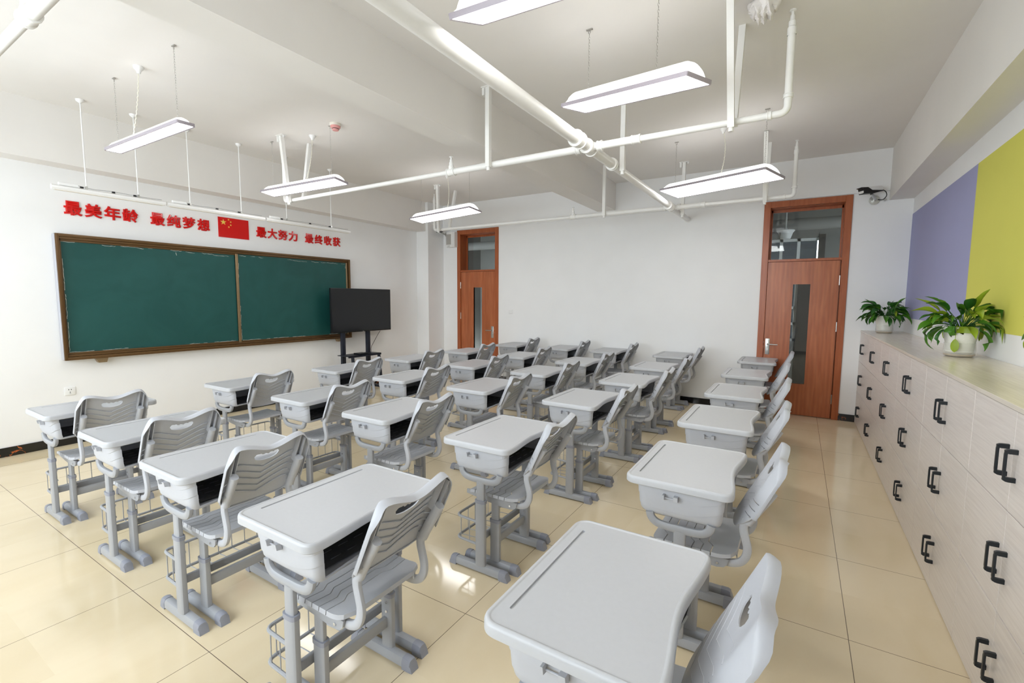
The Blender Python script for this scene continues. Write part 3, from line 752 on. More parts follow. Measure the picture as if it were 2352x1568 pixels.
# ================================================================== LOCKERS
def lockers():
    xf = 5.205; edges = [6.393, 5.50, 4.60, 3.70, 2.78, 1.86, 0.94, 0.02, -0.90]
    seams = [5.98, 5.06, 4.15, 3.235, 2.32, 1.40, 0.48, -0.44]
    ps = ['in the corner by the wooden door', 'second from the corner by the door', 'third from the corner, below the small potted plant side', 'fourth from the corner, below the big potted plant', 'fifth from the corner', 'sixth from the corner', 'seventh from the corner', 'eighth from the corner']
    for k in range(8):
        y1, y0 = edges[k], edges[k+1]
        u = empty('locker_cabinet', (xf, (y0+y1)/2, 0)); oy = (y0+y1)/2
        tag(u, 'pale wood six door locker cabinet, %s' % ['in the corner beside the red wooden door', 'second along from the door corner', 'third along from the door corner', 'fourth along from the door corner, below the lime plant', 'fifth along from the door corner', 'sixth along from the door corner', 'seventh along from the door corner', 'eighth along from the door corner'][k], 'cabinet', 'locker cabinets along the painted wall')
        def body(bm):
            box(bm, 0.019, 0.410, y0-oy+0.001, y1-oy-0.001, 0.0, 1.168)
        one('cabinet_body', body, M['edge'], u, smooth=False)
        for zi, (z0, z1) in enumerate(((0.006, 0.413), (0.417, 0.798), (0.802, 1.166))):
            for side, (a, b) in enumerate(((y0+0.0022, seams[k]-0.0018), (seams[k]+0.0018, y1-0.0022))):
                dr = one('cabinet_door', lambda bm: box(bm, 0.0, 0.018, a-oy, b-oy, z0, z1, 0.0008, 1), M['locker'], u, smooth=False)
                hy = (seams[k]-0.040 if side == 0 else seams[k]+0.040)-oy; hz = {0: 0.215, 1: 0.602, 2: 0.978}[zi]
                def hd(bm):
                    pts = fillet([(0.0, hy, hz+0.051), (-0.030, hy, hz+0.051), (-0.030, hy, hz-0.051), (0.0, hy, hz-0.051)], 0.012, 4)
                    loops = []; n = len(pts)
                    for i, p in enumerate(pts):
                        t = (pts[min(i+1, n-1)]-pts[max(i-1, 0)]).normalized(); nn = Vector((-t.z, 0, t.x))
                        w = 0.0085 if (i < 4 or i > n-5) else 0.0035
                        loops.append([p+nn*w+Vector((0, 0.006, 0)), p+nn*w-Vector((0, 0.006, 0)), p-nn*w-Vector((0, 0.006, 0)), p-nn*w+Vector((0, 0.006, 0))])
                    loft(bm, loops)
                one('door_handle', hd, M['handle'], dr, smooth=False)
    w = one('locker_worktop', lambda bm: box(bm, 5.200, 5.617, -0.90, 6.393, 1.169, 1.188, 0.0015, 1), M['lockertop'], smooth=False)
    tag(w, 'long pale wood top running over all the locker cabinets', 'worktop')
lockers()

# ================================================================== PLANTS
def leaf_blade(bm, base, az, el, length, width, droop, mi, stem=0.5, twist=0.0):
    n = 9; d = Vector((math.cos(az), math.sin(az), 0)); p = Vector(base); sideV = Vector((-math.sin(az), math.cos(az), 0))
    tilt = el; pts = []; st = length*stem; m = 5
    for k in range(m+1):
        pts.append(p.copy())
        if k < m: p = p+(d*math.cos(tilt)+Vector((0, 0, 1))*math.sin(tilt))*st/m; tilt -= droop*0.10
    tube(bm, pts, 0.0022, 5)
    i0 = len(bm.faces); L = []
    for k in range(n+1):
        s = k/n; w = width*math.sin(PI*min(1, s**0.72))**0.9*(1-0.15*s) if 0 < k < n else 0.0006
        f = d*math.cos(tilt)+Vector((0, 0, 1))*math.sin(tilt); up = sideV.cross(f)*-1
        up = f.cross(sideV)*-1 if up.z < 0 else up
        sv = (sideV*math.cos(twist)+up*math.sin(twist))
        fold = 0.32*w
        wav = 0.10*w*math.sin(s*9+az*3)
        L.append([p+sv*w*0.5+up*(fold+wav), p+sv*w*0.26+up*fold*0.4, p, p-sv*w*0.26+up*fold*0.4, p-sv*w*0.5+up*(fold-wav)])
        p = p+f*length*(1-stem*0)/n; tilt -= droop/n
    V = [[bm.verts.new(q) for q in r] for r in L]
    fs = []
    for a, b in zip(V, V[1:]):
        for j in range(4): fs.append(bm.faces.new((a[j], a[j+1], b[j+1], b[j])))
    for f in fs: f.material_index = mi
def plant(loc, seed, label, special, n, mix, rad, tall):
    rnd = random.Random(seed)
    t = empty('potted_peace_lily', loc); tag(t, label, 'potted plant', 'potted plants on the lockers')
    def pot(bm):
        lathe(bm, [(0.0, 0.024), (0.060, 0.024), (0.068, 0.030), (0.0715, 0.038), (0.070, 0.042), (0.0735, 0.046), (0.073, 0.06), (0.0745, 0.062), (0.074, 0.084), (0.077, 0.10), (0.086, 0.14), (0.089, 0.175), (0.089, 0.197), (0.0865, 0.199), (0.084, 0.196), (0.083, 0.178), (0.0, 0.176)], seg=40)
    pt = one('flower_pot', pot, M['pot'], t, angle=50)
    def rings(bm):
        lathe(bm, [(0.0, 0.0), (0.068, 0.0), (0.080, 0.008), (0.083, 0.022), (0.083, 0.05), (0.0805, 0.075), (0.0795, 0.094), (0.0775, 0.094), (0.0785, 0.075), (0.081, 0.05), (0.081, 0.022), (0.078, 0.010), (0.067, 0.0025), (0.0, 0.0025)], seg=40)
    one('clear_reservoir', rings, M['clearpot'], t, angle=50)['label'] = 'clear plastic water reservoir'
    one('water', lambda bm: lathe(bm, [(0.0, 0.003), (0.066, 0.003), (0.077, 0.011), (0.0790, 0.0195), (0.0, 0.0195)], seg=32), M['water'], t)
    one('soil', lambda bm: lathe(bm, [(0.0, 0.1765), (0.082, 0.1765), (0.08, 0.186), (0.0, 0.190)], seg=24), M['soil'], t)
    bm = bmesh.new()
    for k in range(n):
        az = 2*PI*(k*0.381966)+rnd.uniform(-0.3, 0.3); q = rnd.random()
        el = 0.15+1.15*q**0.8; ln = rad*rnd.uniform(0.75, 1.1)
        mi = rnd.choices((0, 1, 2), mix)[0]
        b = (math.cos(az)*0.045*rnd.random(), math.sin(az)*0.045*rnd.random(), 0.186)
        leaf_blade(bm, b, az, el, ln*0.60, ln*0.22, rnd.uniform(0.7, 1.7), mi, stem=0.55+0.45*q*tall, twist=rnd.uniform(-0.6, 0.6))
    for (az, el, ln, wd, dr, mi, stem) in special:
        leaf_blade(bm, (math.cos(az)*0.03, math.sin(az)*0.03, 0.186), az, el, ln, wd, dr, mi, stem)
    for v in bm.verts:      # leaves stop at the wall behind the pot
        mx = XB-0.008-loc[0]
        if v.co.x > mx: v.co.x = mx-0.05*math.tanh((v.co.x-mx)*2)
        my = YD-0.01-loc[1]
        if v.co.y > my: v.co.y = my
        rr = math.hypot(v.co.x, v.co.y)
        if v.co.z < 0.012: v.co.z = 0.012+0.004*rnd.random()
        if rr < 0.092 and v.co.z < 0.202 and rr > 0.07: v.co.z = 0.205
    fo = new_obj('foliage', bm, [M['leafdark'], M['leaf'], M['leaflime']], t, angle=60, recalc=False)
    return t
R = math.radians
plant((5.455, 3.298, 1.188), 7, 'lime green peace lily in a cream pot where yellow and lavender paint meet', 
      [(R(165), 0.55, 0.20, 0.055, 2.3, 1, 0.55), (R(175), 1.05, 0.17, 0.050, 0.5, 2, 0.8), (R(-60), 1.25, 0.15, 0.055, 0.3, 2, 1.0), (R(-75), 0.85, 0.18, 0.05, 0.5, 2, 0.8), (R(-40), 0.5, 0.20, 0.06, 1.2, 2, 0.6),
       (R(-95), 0.6, 0.10, 0.075, 2.6, 2, 0.5), (R(-130), 0.7, 0.10, 0.065, 2.4, 1, 0.5), (R(-150), 0.8, 0.11, 0.06, 0.9, 2, 0.7)], 60, (3, 5, 3), 0.25, 0.8)
plant((5.378, 5.938, 1.188), 21, 'small dark green peace lily in a cream pot at the door end of the lockers', 
      [(R(170), 0.35, 0.17, 0.06, 0.9, 0, 0.6), (R(150), 1.0, 0.15, 0.06, 0.3, 0, 0.9), (R(20), 1.1, 0.15, 0.06, 0.3, 1, 0.9)], 70, (7, 3, 0.4), 0.25, 0.75)
plant((5.44, 1.72, 1.188), 33, 'peace lily at the picture edge, only a leaf tip showing over yellow paint', [(R(91), 0.30, 0.26, 0.055, 0.5, 1, 0.85)], 26, (4, 5, 2), 0.17, 0.7)
# one leaf hanging on its stalk down the front of the lime plant's pot
def hang(bm):
    p = [(-0.02, -0.02, 0.19), (-0.035, -0.075, 0.212), (-0.042, -0.094, 0.20), (-0.044, -0.097, 0.16), (-0.046, -0.098, 0.125)]
    tube(bm, smooth_path(p, 4), 0.0016, 5)
    pr = [(0.0, 0.125, 0.0), (0.012, 0.112, 0.004), (0.021, 0.095, 0.006), (0.024, 0.075, 0.006), (0.020, 0.055, 0.004), (0.011, 0.042, 0.002), (0.0, 0.034, 0.0)]
    a = [bm.verts.new((-0.046-w*0.83, -0.098+w*0.55-bu*0.4-0.002, z)) for w, z, bu in pr]; c = [bm.verts.new((-0.046-0.004, -0.1035, z)) for w, z, bu in pr[1:-1]]
    b = [bm.verts.new((-0.046+w*0.83, -0.098-w*0.45-bu*0.4-0.002, z)) for w, z, bu in pr[1:-1]]
    A = a; B = [a[0]]+b+[a[-1]]; Cc = [a[0]]+c+[a[-1]]
    for i in range(6):
        for U, Vv in ((A, Cc), (Cc, B)):
            vs = []
            for v in (U[i], U[i+1], Vv[i+1], Vv[i]):
                if v not in vs: vs.append(v)
            if len(vs) > 2: bm.faces.new(vs)
_lime = [o for o in C.objects if o.name == 'potted_peace_lily'][0]
one('hanging_leaf', hang, M['leaflime'], _lime, recalc=False)

# ================================================================== CHALKBOARD
def chalkboard():
    y0, y1, z0, z1, xf = 0.665, 4.255, 0.893, 2.186, -1.84
    t = empty('chalkboard', (XF, (y0+y1)/2, 0)); tag(t, 'wide green sliding chalkboard in a bronze frame on the front wall', 'chalkboard')
    X = lambda x: x-XF; Y = lambda y: y-(y0+y1)/2
    def B(bm, a, b, c, d, e, f, bev=0): box(bm, X(a), X(b), Y(c), Y(d), e, f, bev, 2)
    def frame(bm):
        for a, b in ((y0, y0+0.030), (y1-0.030, y1)): B(bm, XF+0.03, xf, a, b, z0, z1, 0.006)
        B(bm, XF+0.03, xf, y0+0.02, y1-0.02, z1-0.030, z1, 0.004); B(bm, XF+0.03, xf, y0+0.02, y1-0.02, z0, z0+0.034, 0.004)
        # stepped inner rails
        B(bm, XF+0.02, xf-0.014, y0+0.02, y1-0.02, z1-0.054, z1-0.028, 0.003); B(bm, XF+0.02, xf-0.030, y0+0.02, y1-0.02, z1-0.075, z1-0.052, 0.003)
        B(bm, XF+0.02, xf-0.012, y0+0.02, y1-0.02, z0+0.036, z0+0.056, 0.003); B(bm, XF+0.02, xf-0.026, y0+0.02, y1-0.02, z0+0.054, z0+0.078, 0.003)
    one('board_frame', frame, M['frame'], t)
    def shell(bm):
        B(bm, XF+0.001, XF+0.032, y0-0.002, y1+0.002, z0, z1, 0.006)
        B(bm, XF+0.02, xf-0.012, y0-0.004, y0+0.002, z0+0.006, z1-0.006, 0.002); B(bm, XF+0.02, xf-0.012, y1-0.002, y1+0.004, z0+0.006, z1-0.006, 0.002)
    one('side_casing', shell, M['alu'], t)['label'] = 'silver side casing'
    l = one('fixed_panel', lambda bm: B(bm, XF+0.033, xf-0.040, y0+0.028, 2.44, z0+0.05, z1-0.05), M['board'], t, smooth=False)
    r = one('sliding_panel', lambda bm: B(bm, XF+0.050, xf-0.028, 2.418, y1-0.045, z0+0.06, z1-0.06), M['board'], t, smooth=False)
    def edge(bm):
        B(bm, XF+0.048, xf-0.018, 2.418, 2.452, z0+0.058, z1-0.057, 0.003)
        B(bm, XF+0.048, xf-0.018, y1-0.075, y1-0.047, z0+0.058, z1-0.057, 0.003)
    one('panel_edge', edge, M['framelite'], r)
    one('left_edge', lambda bm: B(bm, XF+0.04, xf-0.030, y0+0.026, y0+0.046, z0+0.05, z1-0.05, 0.003), M['frame'], t)
    for yy in (0.965, 4.015):
        one('board_foot', lambda bm: prism(bm, [(Y(yy-0.055), 0.897), (Y(yy+0.055), 0.897), (Y(yy+0.040), 0.845), (Y(yy-0.030), 0.845)], 'yz', X(-1.905), X(-1.848)), M['framelite'], t, smooth=False)
    rnd = random.Random(4)
    def film():   # torn remains of protective film round both panels
        def run(x, a, b, horiz, fixed, amp, dens):
            p = a; s = 1 if b > a else -1
            while (b-p)*s > 0.02:
                ln = rnd.uniform(0.05, 0.34); q = p
                pts = []; k = 0; off = 0
                while (q-p)*s < ln and (b-q)*s > 0.005:
                    off = max(0, min(amp, off+rnd.uniform(-0.006, 0.006))); pts.append((q, off)); q += s*rnd.uniform(0.012, 0.03)
                if rnd.random() < dens and len(pts) > 1:
                    bm = bmesh.new()
                    for (u0, o0), (u1, o1) in zip(pts, pts[1:]):
                        w = rnd.uniform(0.0012, 0.0035)
                        if horiz: c = [(x, u0, fixed+o0*horiz), (x, u1, fixed+o1*horiz), (x, u1, fixed+o1*horiz+w), (x, u0, fixed+o0*horiz+w)]
                        else: c = [(x, fixed+o0, u0), (x, fixed+o1, u1), (x, fixed+o1+w, u1), (x, fixed+o0+w, u0)]
                        lo = [(X(a_), Y(b_), c_) for a_, b_, c_ in c]; hi = [(p_[0]+0.0008, p_[1], p_[2]) for p_ in lo]
                        loft(bm, [lo, hi])
                    new_obj('torn_film', bm, M['film'], t, smooth=False)
                p = q+s*rnd.uniform(0.01, 0.06)
        xl = xf-0.0398; xr = xf-0.0278
        run(xl, y0+0.05, 2.40, -1, z1-0.079, 0.022, 0.85); run(xl, y0+0.05, 2.40, 1, z0+0.080, 0.004, 0.8); run(xl, z0+0.09, z1-0.09, 0, y0+0.050, 0.005, 0.7)
        run(xr, 2.47, y1-0.08, -1, z1-0.078, 0.014, 0.8); run(xr, 2.47, y1-0.08, 1, z0+0.079, 0.004, 0.8); run(xr, z0+0.09, z1-0.09, 0, 2.455, 0.006, 0.85); run(xr, z0+0.5, z1-0.09, 0, y1-0.083, 0.005, 0.6)
        # one curl hanging from the top edge
        lo = [(X(xl), Y(1.735+d), z) for d, z in ((0, 2.085), (0.004, 2.085), (0.010, 2.052), (0.006, 2.052))]
        one('torn_film', lambda bm: loft(bm, [lo, [(p[0]+0.001, p[1], p[2]) for p in lo]]), M['film'], t, smooth=False)
    film()
chalkboard()

# slogan letters and the flag
def slogan():
    words = [('最美年龄', 0.770, 1.406), ('最纯梦想', 1.517, 2.160), ('最大努力', 2.752, 3.378), ('最终收获', 3.499, 4.142)]
    nth = ['first', 'second', 'third', 'fourth']
    where = ['at the window end of the slogan', 'just before the flag', 'just after the flag', 'at the door end of the slogan']
    for w, (txt, a, b) in enumerate(words):
        pitch = (b-a-0.150)/3
        for i, ch in enumerate(txt):
            cu = bpy.data.curves.new('glyph', 'FONT'); cu.body = ch; cu.size = 0.143; cu.extrude = 0.003; cu.bevel_depth = 0.0052; cu.bevel_resolution = 0; cu.resolution_u = 4
            o = bpy.data.objects.new('glyph', cu); C.objects.link(o)
            dg = bpy.context.evaluated_depsgraph_get(); dg.update()
            me = bpy.data.meshes.new_from_object(o.evaluated_get(dg)); bpy.data.objects.remove(o); bpy.data.curves.remove(cu)
            xs = [v.co.x for v in me.vertices]; zs = [v.co.y for v in me.vertices]
            cx, cz = (min(xs)+max(xs))/2, (min(zs)+max(zs))/2
            sx = 0.148/max(0.12, max(xs)-min(xs)); sz = 0.146/max(0.12, max(zs)-min(zs))
            me.transform(Matrix(((0, 0, 1, 0.0065), (sx, 0, 0, -cx*sx), (0, sz, 0, -cz*sz), (0, 0, 0, 1))))
            me.materials.clear(); me.materials.append(M['red'])
            g = bpy.data.objects.new('slogan_character', me); C.objects.link(g)
            g.location = (XF, a+0.075+pitch*i, 2.461)
            tag(g, 'red character %s, %s of the four %s' % (ch, nth[i], where[w]), 'lettering', 'red slogan characters above the chalkboard')
    t = one('flag_panel', lambda bm: box(bm, 0.0005, 0.008, -0.195, 0.195, -0.1285, 0.1285), M['red'], smooth=False); t.location = (XF, 2.455, 2.4655)
    tag(t, 'red flag panel with five yellow stars in the middle of the slogan', 'flag')
    def star(cy, cz, r, rot):
        def f(bm):
            p = []
            for k in range(10):
                q = r if k % 2 == 0 else r*0.39; an = PI/2+rot+k*PI/5
                p.append((cy+q*math.cos(an), cz+q*math.sin(an)))
            prism(bm, p, 'yz', 0.008, 0.0095)
        one('star', f, M['gold'], t, smooth=False)
    star(-0.131, 0.066, 0.040, 0)
    for cy, cz, rr in ((-0.065, 0.105, 0.4), (-0.038, 0.078, 0.15), (-0.039, 0.038, -0.2), (-0.065, 0.010, 0.5)): star(cy, cz, 0.0135, rr)
slogan()

# board lights on rods
def board_lights():
    x, z = -1.33, 2.545
    segs = [(0.54, 1.435, 'at the window end'), (1.452, 2.525, 'in the middle'), (2.545, 3.845, 'at the door end')]
    rods = [[0.79, 1.20], [1.68, 2.24], [2.83, 3.52]]
    for (a, b, w), rd in zip(segs, rods):
        t = empty('board_light', (x, (a+b)/2, z)); o = (a+b)/2
        tag(t, 'slim white linear chalkboard light %s of the hanging run of three' % w, 'light', 'linear lights above the chalkboard')
        def house(bm): prism(bm, [(-0.022, -0.006), (-0.012, -0.014), (0.016, -0.014), (0.026, 0.0), (0.024, 0.018), (0.004, 0.030), (-0.012, 0.030), (-0.022, 0.018)], 'xz', a-o, b-o)
        one('light_housing', house, M['white'], t)
        one('diffuser', lambda bm: box(bm, -0.016, 0.014, a-o+0.02, b-o-0.02, -0.019, -0.013), M['cream'], t)
        def driver(bm): box(bm, -0.018, 0.012, a-o+0.05, a-o+0.19, 0.030, 0.058, 0.004, 1)
        one('driver_box', driver, M['white'], t)
        def clips(bm):
            for y in (a-o+0.215, (rd[0]+rd[1])/2-o, rd[1]-o-0.03): box(bm, -0.008, 0.008, y-0.012, y+0.012, 0.030, 0.046)
        one('cable_clip', clips, M['black'], t, smooth=False)
        one('cable', lambda bm: tube(bm, smooth_path([(0, a-o+0.18, 0.05), (0.004, a-o+0.3, 0.036), (0, (a+b)/2-o, 0.044), (0.004, b-o-0.2, 0.036), (0, b-o-0.03, 0.04)], 5), 0.0025, 5), M['greyband'], t)
        for y in rd:
            rr = one('suspension_rod', lambda bm: tube(bm, [(0, y-o, 0.03), (0, y-o, ZC-z-0.004)], 0.006, 8), M['white'], t)
            one('ceiling_cup', lambda bm: lathe(bm, [(0.008, ZC-z-0.034), (0.030, ZC-z-0.018), (0.034, ZC-z-0.001), (0, ZC-z-0.001)], 0, y-o, 20), M['white'], rr)
            one('rod_clamp', lambda bm: box(bm, -0.009, 0.009, y-o-0.008, y-o+0.008, 0.028, 0.055), M['steel'], rr, smooth=False)
board_lights()

# ================================================================== PENDANT LAMPS
def pendant(c, yaw, tilt, roll, Ln, Wd, chains, cordtop, label):
    t = empty('pendant_lamp', c); tag(t, label, 'ceiling lamp', 'white pendant panel lamps')
    mtx = Matrix.Rotation(yaw, 4, 'Z') @ Matrix.Rotation(-tilt, 4, 'Y') @ Matrix.Rotation(roll, 4, 'X')
    hx, hy = Ln/2, Wd/2
    def rim(bm):
        o = rrect(-hx, hx, -hy, hy, 0.012, 3); i = rrect(-hx+0.010, hx-0.010, -hy+0.010, hy-0.010, 0.008, 3)
        loft(bm, [[(x, y, 0.002) for x, y in i], [(x, y, 0.0) for x, y in o], [(x, y, 0.024) for x, y in o], [(x, y, 0.026) for x, y in i]], cap0=False, cap1=False)
        bm.transform(mtx)
    one('lamp_rim', rim, M['rim'], t)
    def panel(bm):
        box(bm, -hx+0.009, hx-0.009, -hy+0.009, hy-0.009, 0.004, 0.010); bm.transform(mtx)
    one('lamp_diffuser', panel, M['glow'], t, smooth=False)
    H = min(0.085, Wd*0.34)
    def dome(bm):
        loops = []
        for k in range(13):
            u = PI*k/12
            s = math.cos(u); ee = abs(s)
            loops.append([(q*(hx-0.012), -s*(hy-0.014)*(0.55+0.45*h if k not in (0, 12) else 1), 0.024+H*math.sin(u)*h) for q, h in ((-1, 0.02), (-0.99, 0.35), (-0.965, 0.66), (-0.93, 0.88), (-0.88, 1), (0, 1), (0.88, 1), (0.93, 0.88), (0.965, 0.66), (0.99, 0.35), (1, 0.02))])
        rings = loft(bm, loops, closed=False, cap0=False, cap1=False)
        for side in (0, 10):
            bm.faces.new([r[side] for r in rings])
        bm.faces.new([v for v in rings[0]]+[v for v in reversed(rings[-1])])
        bm.transform(mtx)
    one('lamp_dome', dome, M['glowtop'], t)
    for q in chains:
        top_ = Vector((c[0]+math.cos(yaw)*q*hx, c[1]+math.sin(yaw)*q*hx, ZC)); bt = mtx @ Vector((q*hx, 0, 0.024+H))
        zz = ZC-c[2]
        def chain(bm):
            z = bt.z-0.005; k = 0
            while z < zz-0.03:
                a = (k % 2)*PI/2; r = 0.0045; h = 0.011
                pts = [(bt.x+math.cos(a)*r*math.cos(u), bt.y+math.sin(a)*r*math.cos(u), z+h+h*math.sin(u)) for u in [2*PI*i/6 for i in range(6)]]
                tube(bm, pts, 0.0013, 4, closed=False); z += 0.0185; k += 1
        ch = one('chain', chain, M['chain'], t, smooth=False)
        one('ceiling_hook', lambda bm: (box(bm, bt.x-0.022, bt.x+0.022, bt.y-0.008, bt.y+0.008, zz-0.006, zz-0.0005), tube(bm, [(bt.x+0.008*math.cos(u), bt.y, zz-0.018+0.012*math.sin(u)) for u in [2*PI*i/8 for i in range(9)]], 0.002, 5)), M['chain'], ch, smooth=False)
    if cordtop:
        p0 = Vector(cordtop[:3])-Vector(c)
        b0 = mtx @ Vector((cordtop[3]*hx, 0, 0.024+H))
        pts = []
        for k in range(61):
            s = k/60; b = p0*(1-s)+b0*s; b = b+Vector((0.03*math.sin(s*PI), 0.0, -0.01*math.sin(s*PI)))
            pts.append(b+Vector((0.0025*math.cos(k*1.6), 0.0025*math.sin(k*1.6), 0)))
        co = one('lamp_cord', lambda bm: tube(bm, pts, 0.0035, 6), M['cord'], t)
        def rose(bm): lathe(bm, [(0.0, -0.055), (0.012, -0.055), (0.018, -0.035), (0.034, -0.016), (0.036, -0.0005), (0, -0.0005)], p0.x, p0.y, 20); bm.transform(Matrix.Translation((0, 0, p0.z)))
        one('ceiling_rose', rose, M['white'], co)
pendant((-0.006, 0.80, 2.81), 0.025, 0.005, 0.024, 1.261, 0.125, (-0.80, 0.82), (-0.096, 0.81, ZC, -0.35), 'slim white pendant lamp hanging between the window end letters and the ceiling cord rose')
pendant((-0.356, 2.405, 2.79), 0.024, -0.006, -0.138, 1.335, 0.185, (-0.82, 0.74), (-0.30, 2.52, ZC, 0.1), 'pendant panel lamp in front of the chalkboard flag, near the pink smoke alarm')
pendant((-0.014, 4.487, 2.77), -0.043, 0.042, -0.096, 1.19, 0.284, (-0.80, 0.80), (-0.05, 4.60, ZC, 0.1), 'pendant panel lamp hanging before the narrow far door and corner column')
pendant((3.644, 0.921, 2.82), 0.088, 0.013, 0.40, 0.98, 0.315, (-0.72, 0.72), None, 'pendant panel lamp cut by the top edge of the picture')
pendant((3.525, 2.087, 2.84), -0.361, -0.142, 0.07, 1.001, 0.25, (-0.72, 0.4), None, 'white pendant panel lamp hanging just above the crossing of the white pipes')
pendant((3.694, 4.567, 2.78), -0.506, -0.043, -0.151, 1.311, 0.328, (-0.88, 0.80), (3.73, 4.66, ZC, 0.05), 'pendant panel lamp hanging before the wide red door with vision glass')

# ================================================================== SPRINKLER PIPES
def pipes():
    zp = 2.745; xm = 3.05
    t = empty('sprinkler_pipework', (xm, 2.6, zp)); o = Vector((xm, 2.6, zp)); tag(t, 'white sprinkler pipe network crossing below the ceiling', 'pipe')
    v = lambda *p: Vector(p)-o
    one('main_pipe', lambda bm: (tube(bm, [v(xm, YW+0.02, zp), v(xm, 2.42, zp)], 0.045, 20), tube(bm, [v(xm, 2.42, zp), v(xm, 3.14, zp)], 0.040, 20), tube(bm, [v(xm, 3.14, zp), v(xm, YD-0.001, zp)], 0.036, 20)), M['pipe'], t)
    def band(bm, p, d, r, w):
        d = Vector(d).normalized()*w; p = v(*p)
        tube(bm, [p-d, p-d*0.7, p-d*0.65, p+d*0.65, p+d*0.7, p+d], [r*1.10, r*1.12, r, r, r*1.12, r*1.10], 20)
    for p, d, r, w in (((xm, 2.38, zp), (0, 1, 0), 0.056, 0.045), ((xm, 2.60, zp), (0, 1, 0), 0.052, 0.06), ((xm, 3.12, zp), (0, 1, 0), 0.048, 0.02), ((xm, 5.20, zp), (0, 1, 0), 0.050, 0.04), ((xm, 5.37, zp), (0, 1, 0), 0.048, 0.06), ((xm, -0.23, zp), (0, 1, 0), 0.056, 0.06), ((xm, YD-0.012, zp), (0, 1, 0), 0.042, 0.01)):
        one('pipe_joint', lambda bm: band(bm, p, d, r, w), M['pipe'], t)
    for y, xr, xl, rz in ((2.60, 4.394, -0.99, 3.36), (5.37, 4.405, -0.98, 3.36), (-0.23, 4.40, -0.99, 3.36)):
        def br(bm):
            tube(bm, [v(xm, y, zp), v(3.42, y, zp)], 0.029, 16); tube(bm, [v(3.42, y, zp), *fillet([v(xr-0.1, y, zp), v(xr, y, zp), v(xr, y, zp+0.1)], 0.06, 6), v(xr, y, rz-0.14)], 0.0225, 14)
            tube(bm, [v(xm, y, zp), v(1.66, y, zp)], 0.029, 16); tube(bm, [v(1.66, y, zp), *fillet([v(xl+0.1, y, zp), v(xl, y, zp), v(xl, y, zp+0.1)], 0.06, 6), v(xl, y, rz-0.14)], 0.0225, 14)
        b = one('branch_pipe', br, M['pipe'], t)
        for x, r, w in ((3.424, 0.031, 0.035), (1.66, 0.034, 0.045), (xm+0.09, 0.036, 0.02), (xm-0.09, 0.036, 0.02), (xr-0.10, 0.027, 0.012), (xl+0.10, 0.027, 0.012)):
            one('pipe_joint', lambda bm: band(bm, (x, y, zp), (1, 0, 0), r, w), M['pipe'], b)
        for x in (xr, xl): one('pipe_joint', lambda bm: band(bm, (x, y, zp+0.10), (0, 0, 1), 0.027, 0.012), M['pipe'], b)
        for x, z0, z1 in ((xr, rz-0.15, rz), (xl, rz-0.15, rz), (1.66, zp+0.02, zp+0.14)):
            def head(bm):
                p = v(x, y, 0)+Vector((0, 0, o.z)); h = z1-z0
                prof = [(0.026, 0), (0.026, h*0.30), (0.021, h*0.34), (0.021, h*0.55), (0.014, h*0.58), (0.013, h*0.78), (0.008, h*0.80), (0.008, h*0.93), (0.019, h*0.95), (0.019, h), (0.0, h)]
                lathe(bm, prof, 0, 0, 12); bm.transform(Matrix.Translation((p.x, p.y, z0-zp)))
            one('sprinkler_head', head, M['pipe'], b)
pipes()
def hanger(label, parts, plate):
    """strut(s) from the ceiling to a pipe"""
    x, y, _ = parts[0][0]
    t = empty('pipe_hanger', (x, y, ZC)); o = Vector((x, y, ZC)); tag(t, label, 'pipe hanger', 'white pipe hangers')
    for a, b in parts:
        def strut(bm):
            A, B = Vector(a)-o, Vector(b)-o; d = (B-A).normalized(); s = Vector((1, 0, 0)) if abs(d.x) < 0.9 else Vector((0, 1, 0)); u = d.cross(s).normalized(); s = u.cross(d)
            w = 0.0205
            sec = [(-w, -w), (w, -w), (w, w), (-w, w)]
            loft(bm, [[p+s*q*1.0+u*r_ for q, r_ in sec] for p in (A, B)])
        st = one('strut', strut, M['pipe'], t, smooth=False)
    if plate:
        one('ceiling_plate', lambda bm: (box(bm, -0.06, 0.06, -0.03, 0.03, -0.008, -0.0005), box(bm, -0.055, -0.03, -0.02, 0.02, -0.07, -0.008)), M['pipe'], t, smooth=False)
        [one('anchor_bolt', lambda bm: tube(bm, [(x_, 0, -0.03), (x_, 0, -0.006)], 0.009, 8), M['pipe'], t) for x_ in (-0.048, 0.048)]
    one('clamp', lambda bm: [tube(bm, [Vector(b)-o+Vector((0, 0, -0.03)), Vector(b)-o+Vector((0, 0, 0.01))], 0.016, 10) for a, b in parts[:1]], M['pipe'], t)
hanger('straight pipe hanger left of the pipe crossing, on the middle branch', [((2.12, 2.549, ZC-0.001), (2.12, 2.549, 2.715))], True)
hanger('white channel hanger on the main pipe just past the pipe crossing', [((3.114, 3.22, ZC-0.001), (3.114, 3.22, 2.70))], True)
hanger('pair of struts holding the middle branch pipe near its tall upturned end', [((4.07, 2.31, ZC-0.001), (4.076, 2.552, 2.70)), ((4.10, 2.70, ZC-0.001), (4.08, 2.655, 2.735))], False)
hanger('short channel hanger on the main pipe near the door wall', [((3.114, 5.72, ZC-0.001), (3.114, 5.72, 2.70))], True)
hanger('pair of struts above the wide red door', [((4.118, 4.975, ZC-0.001), (4.116, 5.320, 2.70)), ((4.13, 5.43, ZC-0.001), (4.118, 5.425, 2.735))], False)
hanger('straight pipe hanger on the branch along the white door wall', [((2.15, 5.319, ZC-0.001), (2.15, 5.319, 2.715))], False)
hanger('V shaped struts behind the lamp by the pink smoke alarm', [((-0.60, 2.33, ZC-0.001), (-0.84, 2.553, 2.715)), ((-0.585, 2.68, ZC-0.001), (-0.70, 2.655, 2.73))], True)
